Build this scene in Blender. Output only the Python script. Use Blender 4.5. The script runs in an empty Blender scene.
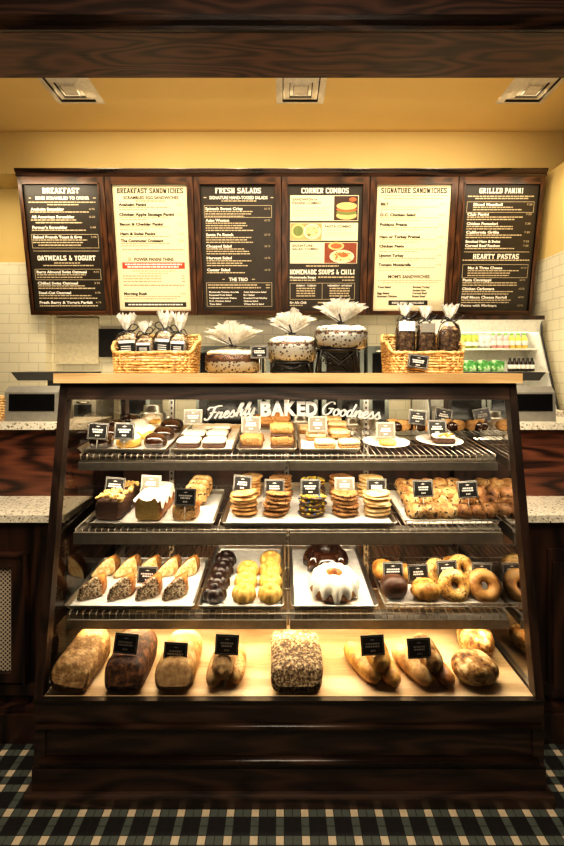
import bpy, math, random
from mathutils import Vector, Matrix, noise as mnoise
random.seed(7)
PI = math.pi
S = bpy.context.scene
COL = S.collection
F, CU, CV, H = 418.0, 282.0, 372.0, 1.37      # lens in pixels, vanishing point, eye height

def P(u, v, Y):
    return Vector(((u-CU)*Y/F, Y, H-(v-CV)*Y/F))

# ------------------------------------------------------------------ materials
def nt(name):
    m = bpy.data.materials.new(name); m.use_nodes = True
    t = m.node_tree; b = t.nodes['Principled BSDF']
    return m, t, b
def N(t, typ, **kw):
    n = t.nodes.new(typ)
    for k, v in kw.items():
        if k in n.inputs: n.inputs[k].default_value = v
        else: setattr(n, k, v)
    return n
def L(t, a, b): t.links.new(a, b)
def c4(c): return (c[0], c[1], c[2], 1)
def mathn(t, op, a, b=None):
    n = t.nodes.new('ShaderNodeMath'); n.operation = op
    for i, x in enumerate((a, b)):
        if x is None: continue
        if isinstance(x, (int, float)): n.inputs[i].default_value = x
        else: L(t, x, n.inputs[i])
    return n.outputs[0]
def ramp(t, fac, stops):
    r = t.nodes.new('ShaderNodeValToRGB')
    while len(r.color_ramp.elements) < len(stops): r.color_ramp.elements.new(.5)
    for e, (p, c) in zip(r.color_ramp.elements, stops):
        e.position = p; e.color = c4(c)
    if fac is not None: L(t, fac, r.inputs[0])
    return r.outputs[0]
def coords(t, scale=(1, 1, 1), kind='Object', rot=(0, 0, 0)):
    tc = t.nodes.new('ShaderNodeTexCoord'); mp = t.nodes.new('ShaderNodeMapping')
    mp.inputs['Scale'].default_value = scale; mp.inputs['Rotation'].default_value = rot
    L(t, tc.outputs[kind], mp.inputs[0]); return mp.outputs[0]
def bump(t, b, h, s=.3, d=.01):
    n = t.nodes.new('ShaderNodeBump'); n.inputs['Strength'].default_value = s; n.inputs['Distance'].default_value = d
    L(t, h, n.inputs['Height']); L(t, n.outputs[0], b.inputs['Normal'])

def plain(name, col, rough=.6, metal=0, spec=.5, emit=0, var=1.0):
    m, t, b = nt(name)
    nz = N(t, 'ShaderNodeTexNoise', Scale=40.0, Detail=3.0); L(t, coords(t), nz.inputs[0])
    c = ramp(t, nz.outputs[0], [(.3, [x*(1-.12*var) for x in col]), (.7, [min(1, x*(1+.08*var)) for x in col])])
    L(t, c, b.inputs['Base Color'])
    b.inputs['Roughness'].default_value = rough; b.inputs['Metallic'].default_value = metal
    b.inputs['Specular IOR Level'].default_value = spec
    if emit:
        L(t, c, b.inputs['Emission Color']); b.inputs['Emission Strength'].default_value = emit
    return m

def wood(name, dark, light, axis=0, scale=1.0, rings=30, rough=.35, contrast=(.25, .75), bumpy=.15):
    m, t, b = nt(name)
    sc = [5*scale]*3; sc[axis] = .9*scale
    cv = coords(t, tuple(sc))
    n1 = N(t, 'ShaderNodeTexNoise', Scale=.9, Detail=2.2, Roughness=.45); L(t, cv, n1.inputs[0])
    s = mathn(t, 'SINE', mathn(t, 'MULTIPLY', n1.outputs[0], float(rings)*2))
    sc2 = [70*scale]*3; sc2[axis] = 3*scale
    n2 = N(t, 'ShaderNodeTexNoise', Scale=2.0, Detail=4.0, Roughness=.7); L(t, coords(t, tuple(sc2)), n2.inputs[0])
    v = mathn(t, 'ADD', mathn(t, 'MULTIPLY', s, .27), mathn(t, 'MULTIPLY', n2.outputs[0], .85))
    v = mathn(t, 'ADD', v, 0.07)
    c = ramp(t, v, [(contrast[0], dark), (contrast[1], light)])
    L(t, c, b.inputs['Base Color']); b.inputs['Roughness'].default_value = rough
    bump(t, b, v, bumpy, .003)
    return m

def food(name, c1, c2, c3=None, scale=30, rough=.6, b_s=.5, spots=None, spot_scale=90, coat=0, lo=.35, hi=.65):
    """crust: two or three tones of noise, optional speckles"""
    m, t, b = nt(name)
    nz = N(t, 'ShaderNodeTexNoise', Scale=float(scale), Detail=5.0, Roughness=.65); L(t, coords(t), nz.inputs[0])
    st = [(lo, c1), (hi, c2)] if c3 is None else [(lo, c1), ((lo+hi)/2, c2), (hi, c3)]
    c = ramp(t, nz.outputs[0], st)
    if spots:
        vo = N(t, 'ShaderNodeTexNoise', Scale=float(spot_scale), Detail=2.0); L(t, coords(t), vo.inputs[0])
        f = ramp(t, vo.outputs[0], [(.56, (0, 0, 0)), (.62, (1, 1, 1))])
        mx = t.nodes.new('ShaderNodeMix'); mx.data_type = 'RGBA'
        L(t, f, mx.inputs[0]); L(t, c, mx.inputs[6]); mx.inputs[7].default_value = c4(spots); c = mx.outputs[2]
    L(t, c, b.inputs['Base Color']); b.inputs['Roughness'].default_value = rough
    b.inputs['Coat Weight'].default_value = coat; b.inputs['Coat Roughness'].default_value = .12
    bump(t, b, nz.outputs[0], b_s, .006)
    return m

def glassy(name, tint=(1, 1, 1), refl=1.0, milk=0.0, rough=.02):
    """thin sheet: see-through with a fresnel reflection, optional milkiness"""
    m, t, b = nt(name)
    tr = N(t, 'ShaderNodeBsdfTransparent'); tr.inputs[0].default_value = c4(tint)
    gl = N(t, 'ShaderNodeBsdfGlossy', Roughness=rough)
    fr = N(t, 'ShaderNodeFresnel', IOR=1.45)
    f = mathn(t, 'MULTIPLY', fr.outputs[0], refl)
    mx = t.nodes.new('ShaderNodeMixShader'); L(t, f, mx.inputs[0]); L(t, tr.outputs[0], mx.inputs[1]); L(t, gl.outputs[0], mx.inputs[2])
    out = mx.outputs[0]
    if milk:
        df = N(t, 'ShaderNodeBsdfDiffuse'); df.inputs[0].default_value = (1, .97, .9, 1)
        tl = N(t, 'ShaderNodeBsdfTranslucent'); tl.inputs[0].default_value = (1, .97, .9, 1)
        ad = t.nodes.new('ShaderNodeMixShader'); ad.inputs[0].default_value = .4
        L(t, df.outputs[0], ad.inputs[1]); L(t, tl.outputs[0], ad.inputs[2])
        m2 = t.nodes.new('ShaderNodeMixShader')
        nz = N(t, 'ShaderNodeTexNoise', Scale=70.0, Detail=3.0); L(t, coords(t), nz.inputs[0])
        L(t, mathn(t, 'MULTIPLY', mathn(t, 'MULTIPLY', nz.outputs[0], 2.0), milk), m2.inputs[0])
        L(t, out, m2.inputs[1]); L(t, ad.outputs[0], m2.inputs[2]); out = m2.outputs[0]
    L(t, out, t.nodes['Material Output'].inputs[0])
    return m

M = {}
M['case_wood'] = wood('case_wood', (.011, .0055, .0032), (.058, .029, .017), 0, 1.9, 24, .42, (.15, .95))
M['case_wood_v'] = wood('case_wood_v', (.010, .005, .003), (.040, .019, .011), 2, 1.8, 24, .42, (.15, .95))
M['beam_wood'] = wood('beam_wood', (.012, .005, .003), (.105, .043, .025), 0, 1.1, 46, .5, (.1, .95), .1)
M['panel_wood'] = wood('panel_wood', (.012, .004, .003), (.17, .055, .028), 0, 1.3, 34, .4, (.2, .85))
M['cab_wood'] = wood('cab_wood', (.008, .0035, .002), (.045, .018, .010), 2, 1.0, 22, .4)
M['menu_wood'] = wood('menu_wood', (.022, .009, .004), (.105, .040, .016), 2, 1.4, 26, .35, (.15, .9))
M['menu_wood_h'] = wood('menu_wood_h', (.022, .009, .004), (.12, .047, .018), 0, 1.4, 26, .33, (.15, .9))
M['crown_wood'] = wood('crown_wood', (.012, .006, .004), (.05, .024, .014), 0, 1.0, 24, .25)
M['maple'] = wood('maple', (.52, .32, .13), (.74, .51, .25), 0, 1.5, 14, .45, (.2, .8), .03)
M['deck'] = wood('deck', (.50, .33, .17), (.78, .60, .38), 0, 1.4, 12, .5, (.2, .8), .03)
M['steel'] = plain('steel', (.42, .40, .36), .3, 1)
M['steel_dark'] = plain('steel_dark', (.30, .275, .235), .5, .85)
M['wire'] = plain('wire', (.42, .38, .32), .4, 1)
M['pan'] = plain('pan', (.72, .69, .63), .33, 1)
M['paper'] = plain('paper', (.85, .82, .76), .8)
M['porcelain'] = plain('porcelain', (.9, .88, .83), .2)
M['black'] = plain('black', (.012, .011, .010), .35)
M['black_card'] = plain('black_card', (.012, .011, .010), .45)
M['iron'] = plain('iron', (.015, .013, .012), .45, .6)
M['silver'] = plain('silver', (.55, .52, .46), .35, .7)
M['white_ink'] = plain('white_ink', (.88, .85, .78), .7)
M['white_board_ink'] = plain('white_board_ink', (.85, .80, .70), .7)
M['grey_ink'] = plain('grey_ink', (.42, .38, .30), .7)
M['black_ink'] = plain('black_ink', (.02, .016, .012), .7)
M['brown_ink'] = plain('brown_ink', (.36, .26, .14), .7)
M['tan_ink'] = plain('tan_ink', (.55, .44, .28), .7)
M['red_ink'] = plain('red_ink', (.50, .06, .03), .6)
M['menu_dark'] = plain('menu_dark', (.024, .017, .011), .42)
M['menu_cream'] = plain('menu_cream', (.78, .68, .47), .5, var=.2)
M['grey_plastic'] = plain('grey_plastic', (.22, .205, .17), .45)
M['dark_plastic'] = plain('dark_plastic', (.03, .03, .028), .4)
M['machine'] = plain('machine', (.085, .092, .080), .45)
M['screen'] = plain('screen', (.004, .004, .004), .12)
M['glass'] = glassy('glass', (.97, .97, .95), 1.0)
M['side_glass'] = glassy('side_glass', (.62, .58, .52), 1.5)
M['acrylic'] = glassy('acrylic', (.95, .95, .95), 1.2, .35, .15)
M['cellophane'] = glassy('cellophane', (.99, .99, .97), 1.0, .015, .12)
M['cello_fan'] = glassy('cello_fan', (1, .99, .96), 1.3, .60, .15)
M['cello_white'] = glassy('cello_white', (1, .99, .96), 1.3, .62, .2)
M['vent'] = plain('vent', (.62, .54, .42), .5)
M['vent_dark'] = plain('vent_dark', (.03, .025, .02), .8)
M['wicker'] = food('wicker', (.26, .12, .03), (.60, .36, .12), (.80, .56, .25), 60, .55, .3)
M['ribbon'] = plain('ribbon', (.01, .009, .009), .35)
M['sill'] = plain('sill_metal', (.05, .038, .028), .35, .8)
M['emit_strip'] = plain('emit_strip', (1, .9, .75), .5, 0, .5, 3.0)

def stone():
    m, t, b = nt('speckled_stone')
    v = N(t, 'ShaderNodeTexVoronoi', Scale=170.0); L(t, coords(t), v.inputs[0])
    n = N(t, 'ShaderNodeTexNoise', Scale=95.0, Detail=2.0); L(t, coords(t), n.inputs[0])
    base = ramp(t, v.outputs['Color'], [(.1, (.48, .40, .27)), (.3, (.78, .71, .56)), (.7, (.88, .82, .68)), (1, (.62, .54, .38))])
    f = ramp(t, n.outputs[0], [(.34, (.12, .08, .04)), (.40, (1, 1, 1))])
    mx = t.nodes.new('ShaderNodeMix'); mx.data_type = 'RGBA'; mx.blend_type = 'MULTIPLY'; mx.inputs[0].default_value = 1
    L(t, base, mx.inputs[6]); L(t, f, mx.inputs[7]); L(t, mx.outputs[2], b.inputs['Base Color'])
    b.inputs['Roughness'].default_value = .3
    return m
M['stone'] = stone()

def tiles(axis):
    m, t, b = nt('wall_tile_'+'xy'[axis])
    tc = t.nodes.new('ShaderNodeTexCoord'); sp = t.nodes.new('ShaderNodeSeparateXYZ'); L(t, tc.outputs['Object'], sp.inputs[0])
    cb = t.nodes.new('ShaderNodeCombineXYZ'); L(t, sp.outputs[axis], cb.inputs[0]); L(t, sp.outputs[2], cb.inputs[1])
    br = N(t, 'ShaderNodeTexBrick', Scale=1.0); br.offset = .5
    for k, v in {'Color1': (.72, .65, .47, 1), 'Color2': (.75, .68, .50, 1), 'Mortar': (.50, .45, .32, 1), 'Mortar Size': .0022, 'Brick Width': .152, 'Row Height': .076}.items():
        br.inputs[k].default_value = v
    L(t, cb.outputs[0], br.inputs['Vector']); L(t, br.outputs[0], b.inputs['Base Color'])
    b.inputs['Roughness'].default_value = .22
    bump(t, b, mathn(t, 'SUBTRACT', 1.0, br.outputs['Fac']), .4, .003)
    return m
M['tile_x'] = tiles(0); M['tile_y'] = tiles(1)
def paint(name, c):
    m, t, b = nt(name)
    n = N(t, 'ShaderNodeTexNoise', Scale=3.0, Detail=4.0); L(t, coords(t), n.inputs[0])
    L(t, ramp(t, n.outputs[0], [(.3, [x*.95 for x in c]), (.7, c)]), b.inputs['Base Color'])
    n2 = N(t, 'ShaderNodeTexNoise', Scale=300.0); L(t, coords(t), n2.inputs[0]); bump(t, b, n2.outputs[0], .05, .002)
    b.inputs['Roughness'].default_value = .7
    return m
M['paint'] = paint('yellow_paint', (.68, .49, .19))
M['ceil_paint'] = paint('ceiling_paint', (.66, .45, .17))
M['dark_paint'] = paint('dark_paint', (.05, .035, .025))

def plaid():
    m, t, b = nt('mosaic_plaid_floor')
    T = .0256
    tc = t.nodes.new('ShaderNodeTexCoord'); sp = t.nodes.new('ShaderNodeSeparateXYZ'); L(t, tc.outputs['Object'], sp.inputs[0])
    px = mathn(t, 'DIVIDE', mathn(t, 'ADD', sp.outputs[0], .019+T*3*400), T)
    py = mathn(t, 'DIVIDE', mathn(t, 'ADD', sp.outputs[1], -1.2099+T*11*100), T)
    ix = mathn(t, 'FLOOR', px); iy = mathn(t, 'FLOOR', py)
    mx_ = mathn(t, 'MODULO', mathn(t, 'ADD', ix, .5), 3.0); my = mathn(t, 'MODULO', mathn(t, 'ADD', iy, .5), 11.0)
    colc = mathn(t, 'LESS_THAN', mx_, 1.0)
    def eq(k): return mathn(t, 'LESS_THAN', mathn(t, 'ABSOLUTE', mathn(t, 'SUBTRACT', my, k+.5)), .4)
    rowc = mathn(t, 'MINIMUM', mathn(t, 'ADD', mathn(t, 'ADD', eq(0), eq(3)), mathn(t, 'ADD', eq(6), eq(8))), 1.0)
    both = mathn(t, 'MULTIPLY', colc, rowc); anyv = mathn(t, 'MAXIMUM', colc, rowc)
    v = mathn(t, 'ADD', mathn(t, 'MULTIPLY', anyv, .4), mathn(t, 'MULTIPLY', both, .4))
    r = t.nodes.new('ShaderNodeValToRGB'); r.color_ramp.interpolation = 'CONSTANT'
    e = r.color_ramp.elements; e[0].color = (.012, .010, .010, 1); e[1].position = .3; e[1].color = (.085, .098, .082, 1)
    e2 = r.color_ramp.elements.new(.7); e2.color = (.62, .50, .34, 1); L(t, v, r.inputs[0])
    # joints
    fx = mathn(t, 'FRACT', px); fy = mathn(t, 'FRACT', py)
    j = mathn(t, 'MINIMUM', mathn(t, 'MINIMUM', fx, mathn(t, 'SUBTRACT', 1.0, fx)), mathn(t, 'MINIMUM', fy, mathn(t, 'SUBTRACT', 1.0, fy)))
    g = mathn(t, 'LESS_THAN', j, .045)
    nz = N(t, 'ShaderNodeTexNoise', Scale=60.0, Detail=3.0); L(t, coords(t), nz.inputs[0])
    mr = N(t, 'ShaderNodeMapRange'); L(t, nz.outputs[0], mr.inputs[0]); mr.inputs[3].default_value = .75; mr.inputs[4].default_value = 1.2
    mm = t.nodes.new('ShaderNodeMix'); mm.data_type = 'RGBA'; mm.blend_type = 'MULTIPLY'; mm.inputs[0].default_value = 1
    L(t, r.outputs[0], mm.inputs[6]); L(t, mr.outputs[0], mm.inputs[7])
    mx = t.nodes.new('ShaderNodeMix'); mx.data_type = 'RGBA'; L(t, g, mx.inputs[0]); L(t, mm.outputs[2], mx.inputs[6]); mx.inputs[7].default_value = (.016, .014, .012, 1)
    L(t, mx.outputs[2], b.inputs['Base Color']); b.inputs['Roughness'].default_value = .5
    return m
M['floor'] = plaid()

def grille_mat():
    m, t, b = nt('perforated_grille')
    tc = t.nodes.new('ShaderNodeTexCoord'); sp = t.nodes.new('ShaderNodeSeparateXYZ'); L(t, tc.outputs['Object'], sp.inputs[0])
    k = 2*PI/.016
    a = mathn(t, 'COSINE', mathn(t, 'MULTIPLY', sp.outputs[0], k)); c = mathn(t, 'COSINE', mathn(t, 'MULTIPLY', sp.outputs[2], k))
    v = mathn(t, 'MULTIPLY', mathn(t, 'ADD', mathn(t, 'MULTIPLY', a, c), 1.0), .5)
    L(t, ramp(t, v, [(.52, (.60, .50, .38)), (.6, (.015, .01, .008))]), b.inputs['Base Color']); b.inputs['Roughness'].default_value = .4
    return m
M['grille'] = grille_mat()

def doily():
    m, t, b = nt('doily_wrap')
    v = N(t, 'ShaderNodeTexVoronoi', Scale=75.0); L(t, coords(t), v.inputs[0])
    L(t, ramp(t, v.outputs[0], [(.22, (.10, .045, .02)), (.40, (.95, .90, .78))]), b.inputs['Base Color']); b.inputs['Roughness'].default_value = .7
    return m
M['doily'] = doily()
M['beige'] = plain('beige', (.62, .54, .37), .4)
# foods
M['choc_glaze'] = food('choc_glaze', (.018, .006, .003), (.045, .014, .006), None, 20, .18, .2, coat=.8)
M['choc_dark'] = food('choc_dark', (.010, .005, .004), (.035, .015, .010), None, 40, .35, .4, coat=.3)
M['white_icing'] = food('white_icing', (.82, .76, .62), (.92, .88, .78), None, 30, .4, .4)
M['brownie'] = food('brownie', (.03, .012, .006), (.09, .035, .016), None, 90, .7, .6)
M['crumb'] = food('crumb', (.16, .06, .015), (.44, .21, .06), (.68, .42, .17), 130, .7, 1.0, lo=.3, hi=.7)
M['lemon'] = food('lemon', (.66, .48, .20), (.85, .74, .48), None, 50, .6, .4)
M['yellow_cake'] = food('yellow_cake', (.62, .33, .05), (.84, .58, .17), None, 25, .45, .4)
M['loaf_gold'] = food('loaf_gold', (.25, .10, .025), (.52, .28, .09), (.74, .50, .22), 22, .55, .5, spots=(.30, .15, .05), spot_scale=110)
M['loaf_oat'] = food('loaf_oat', (.14, .065, .02), (.34, .19, .07), (.60, .40, .19), 35, .7, 1.0, spots=(.20, .11, .045), spot_scale=120)
M['loaf_rye'] = food('loaf_rye', (.022, .008, .004), (.08, .032, .013), (.20, .085, .035), 38, .6, 1.0, lo=.4, hi=.62)
M['loaf_seed'] = food('loaf_seed', (.06, .03, .014), (.28, .17, .08), (.62, .48, .28), 90, .75, 1.0, spots=(.04, .022, .012), spot_scale=160, lo=.4, hi=.6)
M['loaf_pale'] = food('loaf_pale', (.26, .12, .03), (.52, .31, .11), (.78, .58, .30), 20, .6, .5)
M['roll'] = food('roll', (.30, .11, .018), (.60, .31, .07), (.80, .51, .17), 24, .45, .5, lo=.36, hi=.64)
M['roll_dusty'] = food('roll_dusty', (.28, .15, .055), (.52, .33, .15), None, 45, .8, .6)
M['boule'] = food('boule', (.10, .035, .008), (.44, .22, .06), (.84, .64, .34), 26, .7, 1.0, lo=.38, hi=.6)
M['cookie'] = food('cookie', (.30, .13, .035), (.55, .30, .10), (.74, .47, .20), 40, .7, .7)
M['cookie_chip'] = food('cookie_chip', (.20, .085, .025), (.40, .19, .06), (.55, .30, .12), 40, .7, .7, spots=(.03, .012, .006), spot_scale=90)
M['cookie_pale'] = food('cookie_pale', (.45, .24, .07), (.72, .48, .20), (.85, .66, .36), 30, .7, .4)
M['cookie_choc'] = food('cookie_choc', (.05, .02, .008), (.16, .07, .03), None, 50, .7, .7)
M['candy'] = food('candy', (.04, .02, .01), (.14, .06, .02), None, 50, .4, .5)
M['candy_y'] = plain('candy_yellow', (.72, .50, .04), .25)
M['candy_b'] = plain('candy_blue', (.03, .08, .20), .25)
M['candy_g'] = plain('candy_green', (.10, .22, .03), .25)
M['scone'] = food('scone', (.28, .12, .035), (.60, .36, .13), (.86, .68, .38), 28, .7, .8, spots=(.07, .03, .012), spot_scale=60)
M['scone_dark'] = food('scone_dark', (.16, .06, .018), (.38, .18, .06), (.55, .32, .13), 28, .7, .8, spots=(.06, .025, .012), spot_scale=60)
M['crust'] = food('crust', (.12, .035, .008), (.36, .13, .03), (.60, .30, .08), 22, .4, .4)
M['seed_face'] = food('seed_face', (.05, .025, .012), (.32, .20, .10), (.80, .68, .48), 110, .7, .9, lo=.42, hi=.58)
M['custard'] = food('custard', (.55, .30, .07), (.85, .62, .26), (.92, .82, .58), 60, .5, .6)
M['bagel'] = food('bagel', (.36, .16, .03), (.62, .36, .10), (.80, .55, .22), 18, .4, .25, spots=(.16, .07, .02), spot_scale=120)
M['bagel_brown'] = food('bagel_brown', (.25, .10, .025), (.48, .24, .07), (.62, .36, .13), 18, .35, .25)
M['choc_muffin'] = food('choc_muffin', (.04, .015, .006), (.10, .035, .013), None, 35, .45, .4)
M['nut_top'] = food('nut_top', (.40, .20, .05), (.74, .50, .16), (.90, .74, .36), 80, .6, 1.0)
M['pound'] = food('pound', (.30, .19, .05), (.46, .32, .10), None, 90, .7, .5)
M['granola'] = food('granola', (.04, .015, .006), (.24, .11, .04), (.75, .50, .25), 70, .35, 1.0, lo=.4, hi=.68)
M['snack_mix'] = food('snack_mix', (.15, .07, .03), (.48, .32, .18), (.85, .76, .60), 110, .6, .8)
M['cake_crumb'] = food('cake_crumb', (.08, .03, .01), (.30, .12, .045), None, 60, .7, .6)
M['cream_top'] = food('cream_top', (.74, .62, .42), (.88, .80, .64), None, 40, .6, .6)
M['green_pack'] = food('green_pack', (.02, .12, .03), (.10, .34, .09), (.7, .8, .6), 26, .3, .2)
M['white_pack'] = plain('white_pack', (.8, .8, .76), .4)
M['green_cap'] = plain('green_cap', (.18, .42, .08), .4)
M['pink_juice'] = plain('pink_juice', (.85, .45, .42), .3)
M['yellow_juice'] = plain('yellow_juice', (.88, .66, .12), .3)
M['lime_juice'] = plain('lime_juice', (.55, .62, .12), .3)
M['cola'] = plain('cola_dark', (.02, .012, .010), .2)
M['cooler_white'] = plain('cooler_white', (.75, .73, .66), .35)

# ------------------------------------------------------------------ mesh builder
class MB:
    def __init__(s): s.v = []; s.f = []; s.m = []; s.sm = []
    def add(s, vs, fs, mi=0, smooth=False, mat=None):
        o = len(s.v)
        for p in vs:
            p = Vector(p)
            if mat is not None: p = mat @ p
            s.v.append(p)
        for f in fs:
            s.f.append([o+i for i in f]); s.m.append(mi); s.sm.append(smooth)
    def box(s, x0, x1, y0, y1, z0, z1, mi=0, mat=None):
        vs = [(x, y, z) for z in (z0, z1) for y in (y0, y1) for x in (x0, x1)]
        s.add(vs, [(0, 2, 3, 1), (4, 5, 7, 6), (0, 1, 5, 4), (2, 6, 7, 3), (0, 4, 6, 2), (1, 3, 7, 5)], mi, False, mat)
    def hexa(s, pts, mi=0):   # 8 points: bottom 4 (ccw), top 4
        s.add(pts, [(3, 2, 1, 0), (4, 5, 6, 7), (0, 1, 5, 4), (1, 2, 6, 5), (2, 3, 7, 6), (3, 0, 4, 7)], mi)
    def prism(s, prof, x0, x1, mi=0, smooth=False):   # (y,z) profile swept along x
        n = len(prof)
        s.add([(x0, y, z) for y, z in prof]+[(x1, y, z) for y, z in prof],
              [(i, (i+1) % n, n+(i+1) % n, n+i) for i in range(n)]+[tuple(range(n))[::-1], tuple(range(n, 2*n))], mi, smooth)
    def tube(s, pts, r, n=6, mi=0, closed=False, flat=1.0, mat=None, smooth=True):
        pts = [Vector(p) for p in pts]; k = len(pts); vs = []; fs = []
        for i, p in enumerate(pts):
            a = pts[(i-1) % k] if (closed or i > 0) else p; b = pts[(i+1) % k] if (closed or i < k-1) else p
            d = (b-a); d = d.normalized() if d.length > 1e-9 else Vector((0, 0, 1))
            up = Vector((0, 0, 1)) if abs(d.z) < .9 else Vector((0, 1, 0))
            e1 = d.cross(up).normalized(); e2 = e1.cross(d)
            rr = r[i] if isinstance(r, (list, tuple)) else r
            for j in range(n):
                t = 2*PI*j/n; vs.append(p+e1*math.cos(t)*rr+e2*math.sin(t)*rr*flat)
        for i in range(k if closed else k-1):
            q = (i+1) % k
            for j in range(n):
                fs.append((i*n+j, i*n+(j+1) % n, q*n+(j+1) % n, q*n+j))
        if not closed: fs += [tuple(range(n))[::-1], tuple(range((k-1)*n, k*n))]
        s.add(vs, fs, mi, smooth, mat)
    def grid(s, rows, mi=0, smooth=True, closed=True, mat=None, caps=(False, False), mfun=None):
        n = len(rows[0]); vs = [p for r in rows for p in r]; fs = []
        for i in range(len(rows)-1):
            for j in range(n if closed else n-1):
                fs.append((i*n+j, i*n+(j+1) % n, (i+1)*n+(j+1) % n, (i+1)*n+j))
        if caps[0]: fs.append(tuple(range(n))[::-1])
        if caps[1]: fs.append(tuple(range((len(rows)-1)*n, len(rows)*n)))
        o = len(s.f); s.add(vs, fs, mi, smooth, mat)
        if mfun:
            for k in range(o, len(s.f)):
                c = sum((s.v[i] for i in s.f[k]), Vector())/len(s.f[k]); s.m[k] = mfun(c)
    def lathe(s, prof, n=20, mi=0, flute=0, famp=0, c=(0, 0, 0), sx=1, sy=1, mat=None, caps=(True, True), fmin=0):
        rows = []
        for r, z in prof:
            rows.append([(c[0]+sx*r*(1+(famp*math.cos(flute*2*PI*j/n) if (flute and r > fmin) else 0))*math.cos(2*PI*j/n),
                          c[1]+sy*r*(1+(famp*math.cos(flute*2*PI*j/n) if (flute and r > fmin) else 0))*math.sin(2*PI*j/n), c[2]+z) for j in range(n)])
        s.grid(rows, mi, True, True, mat, caps)
    def ell(s, c, r, n=12, m=8, mi=0, p=2.0, amp=0, seed=0, flat=None, fscale=20, taper=None, mat=None, mfun=None):
        """superellipsoid; flat clips the base at z=flat*rz"""
        rows = []
        for i in range(m+1):
            ph = -PI/2+PI*i/m; row = []
            for j in range(n):
                th = 2*PI*j/n
                def sg(x, e): return math.copysign(abs(x)**e, x)
                e = 2.0/p
                q = Vector((sg(math.cos(ph), e)*sg(math.cos(th), e), sg(math.cos(ph), e)*sg(math.sin(th), e), sg(math.sin(ph), e)))
                if flat is not None and q.z < flat: q.z = flat
                if amp:
                    w = 1+amp*mnoise.noise(Vector((q.x*r[0], q.y*r[1], q.z*r[2]))*fscale+Vector((seed*7.3, seed*3.1, seed)))
                    q = Vector((q.x*w, q.y*w, q.z*w if q.z > 0 else q.z))
                pt = Vector((q.x*r[0], q.y*r[1], q.z*r[2]))
                if taper: pt = taper(pt, q)
                row.append(pt+Vector(c))
            rows.append(row)
        s.grid(rows, mi, True, True, mat, (False, False), mfun)
    def build(s, name, mats, parent=None, world=True):
        me = bpy.data.meshes.new(name)
        off = wloc(parent) if (parent and world) else Vector()
        me.from_pydata([tuple(p-off) for p in s.v], [], s.f)
        if not isinstance(mats, (list, tuple)): mats = [mats]
        for m_ in mats: me.materials.append(M[m_] if isinstance(m_, str) else m_)
        me.polygons.foreach_set('material_index', s.m); me.polygons.foreach_set('use_smooth', s.sm)
        me.update()
        o = bpy.data.objects.new(name, me); COL.objects.link(o)
        if parent: o.parent = parent
        return o
def wloc(o):
    v = Vector()
    while o: v += o.location; o = o.parent
    return v
def tag(o, label=None, cat=None, group=None, kind=None):
    if label: o['label'] = label
    if cat: o['category'] = cat
    if group: o['group'] = group
    if kind: o['kind'] = kind
    return o
def empty(name, loc, label=None, cat=None, group=None, rz=0):
    o = bpy.data.objects.new(name, None); COL.objects.link(o); o.location = loc; o.empty_display_size = .05
    o.rotation_euler.z = rz
    return tag(o, label, cat, group)
def dup(o, loc=None, rot=None, label=None, group=None, scale=None):
    c = o.copy(); COL.objects.link(c)
    if loc is not None: c.location = loc
    if rot is not None: c.rotation_euler = rot
    if scale is not None: c.scale = scale if not isinstance(scale, (int, float)) else (scale,)*3
    if label: c['label'] = label
    if group: c['group'] = group
    for ch in list(o.children):
        k = ch.copy(); COL.objects.link(k); k.parent = c
        for g in list(ch.children):
            q = g.copy(); COL.objects.link(q); q.parent = k
    return c
def struct(name, mb, mat, label, cat):
    o = mb.build(name, mat); return tag(o, label, cat, None, 'structure')

_tc = {}
def text_geo(body, bold=0.0):
    key = (body, bold)
    if key in _tc: return _tc[key]
    cu = bpy.data.curves.new('t', 'FONT'); cu.body = body; cu.offset = bold; cu.resolution_u = 2
    o = bpy.data.objects.new('t', cu); COL.objects.link(o)
    bpy.context.view_layer.update()
    dg = bpy.context.evaluated_depsgraph_get()
    me = o.evaluated_get(dg).to_mesh()
    vs = [v.co.copy() for v in me.vertices]; fs = [tuple(p.vertices) for p in me.polygons]
    o.evaluated_get(dg).to_mesh_clear(); bpy.data.objects.remove(o); bpy.data.curves.remove(cu)
    x0 = min(v.x for v in vs); x1 = max(v.x for v in vs)
    _tc[key] = (vs, fs, x0, x1); return _tc[key]
def add_text(mb, body, x0, x1, zc, h, frame, mi=0, bold=.02, off=.0006):
    """text fitted to x0..x1 of a flat frame (origin, ex, ey, normal), cap height h centred on zc"""
    O, ex, ey, nn = frame
    vs, fs, a, b = text_geo(body, bold)
    k = (x1-x0)/(b-a); s = h/.72
    mb.add([O+ex*(x0+(v.x-a)*k)+ey*(zc-h/2+v.y*s)+nn*off for v in vs], fs, mi)
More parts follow.
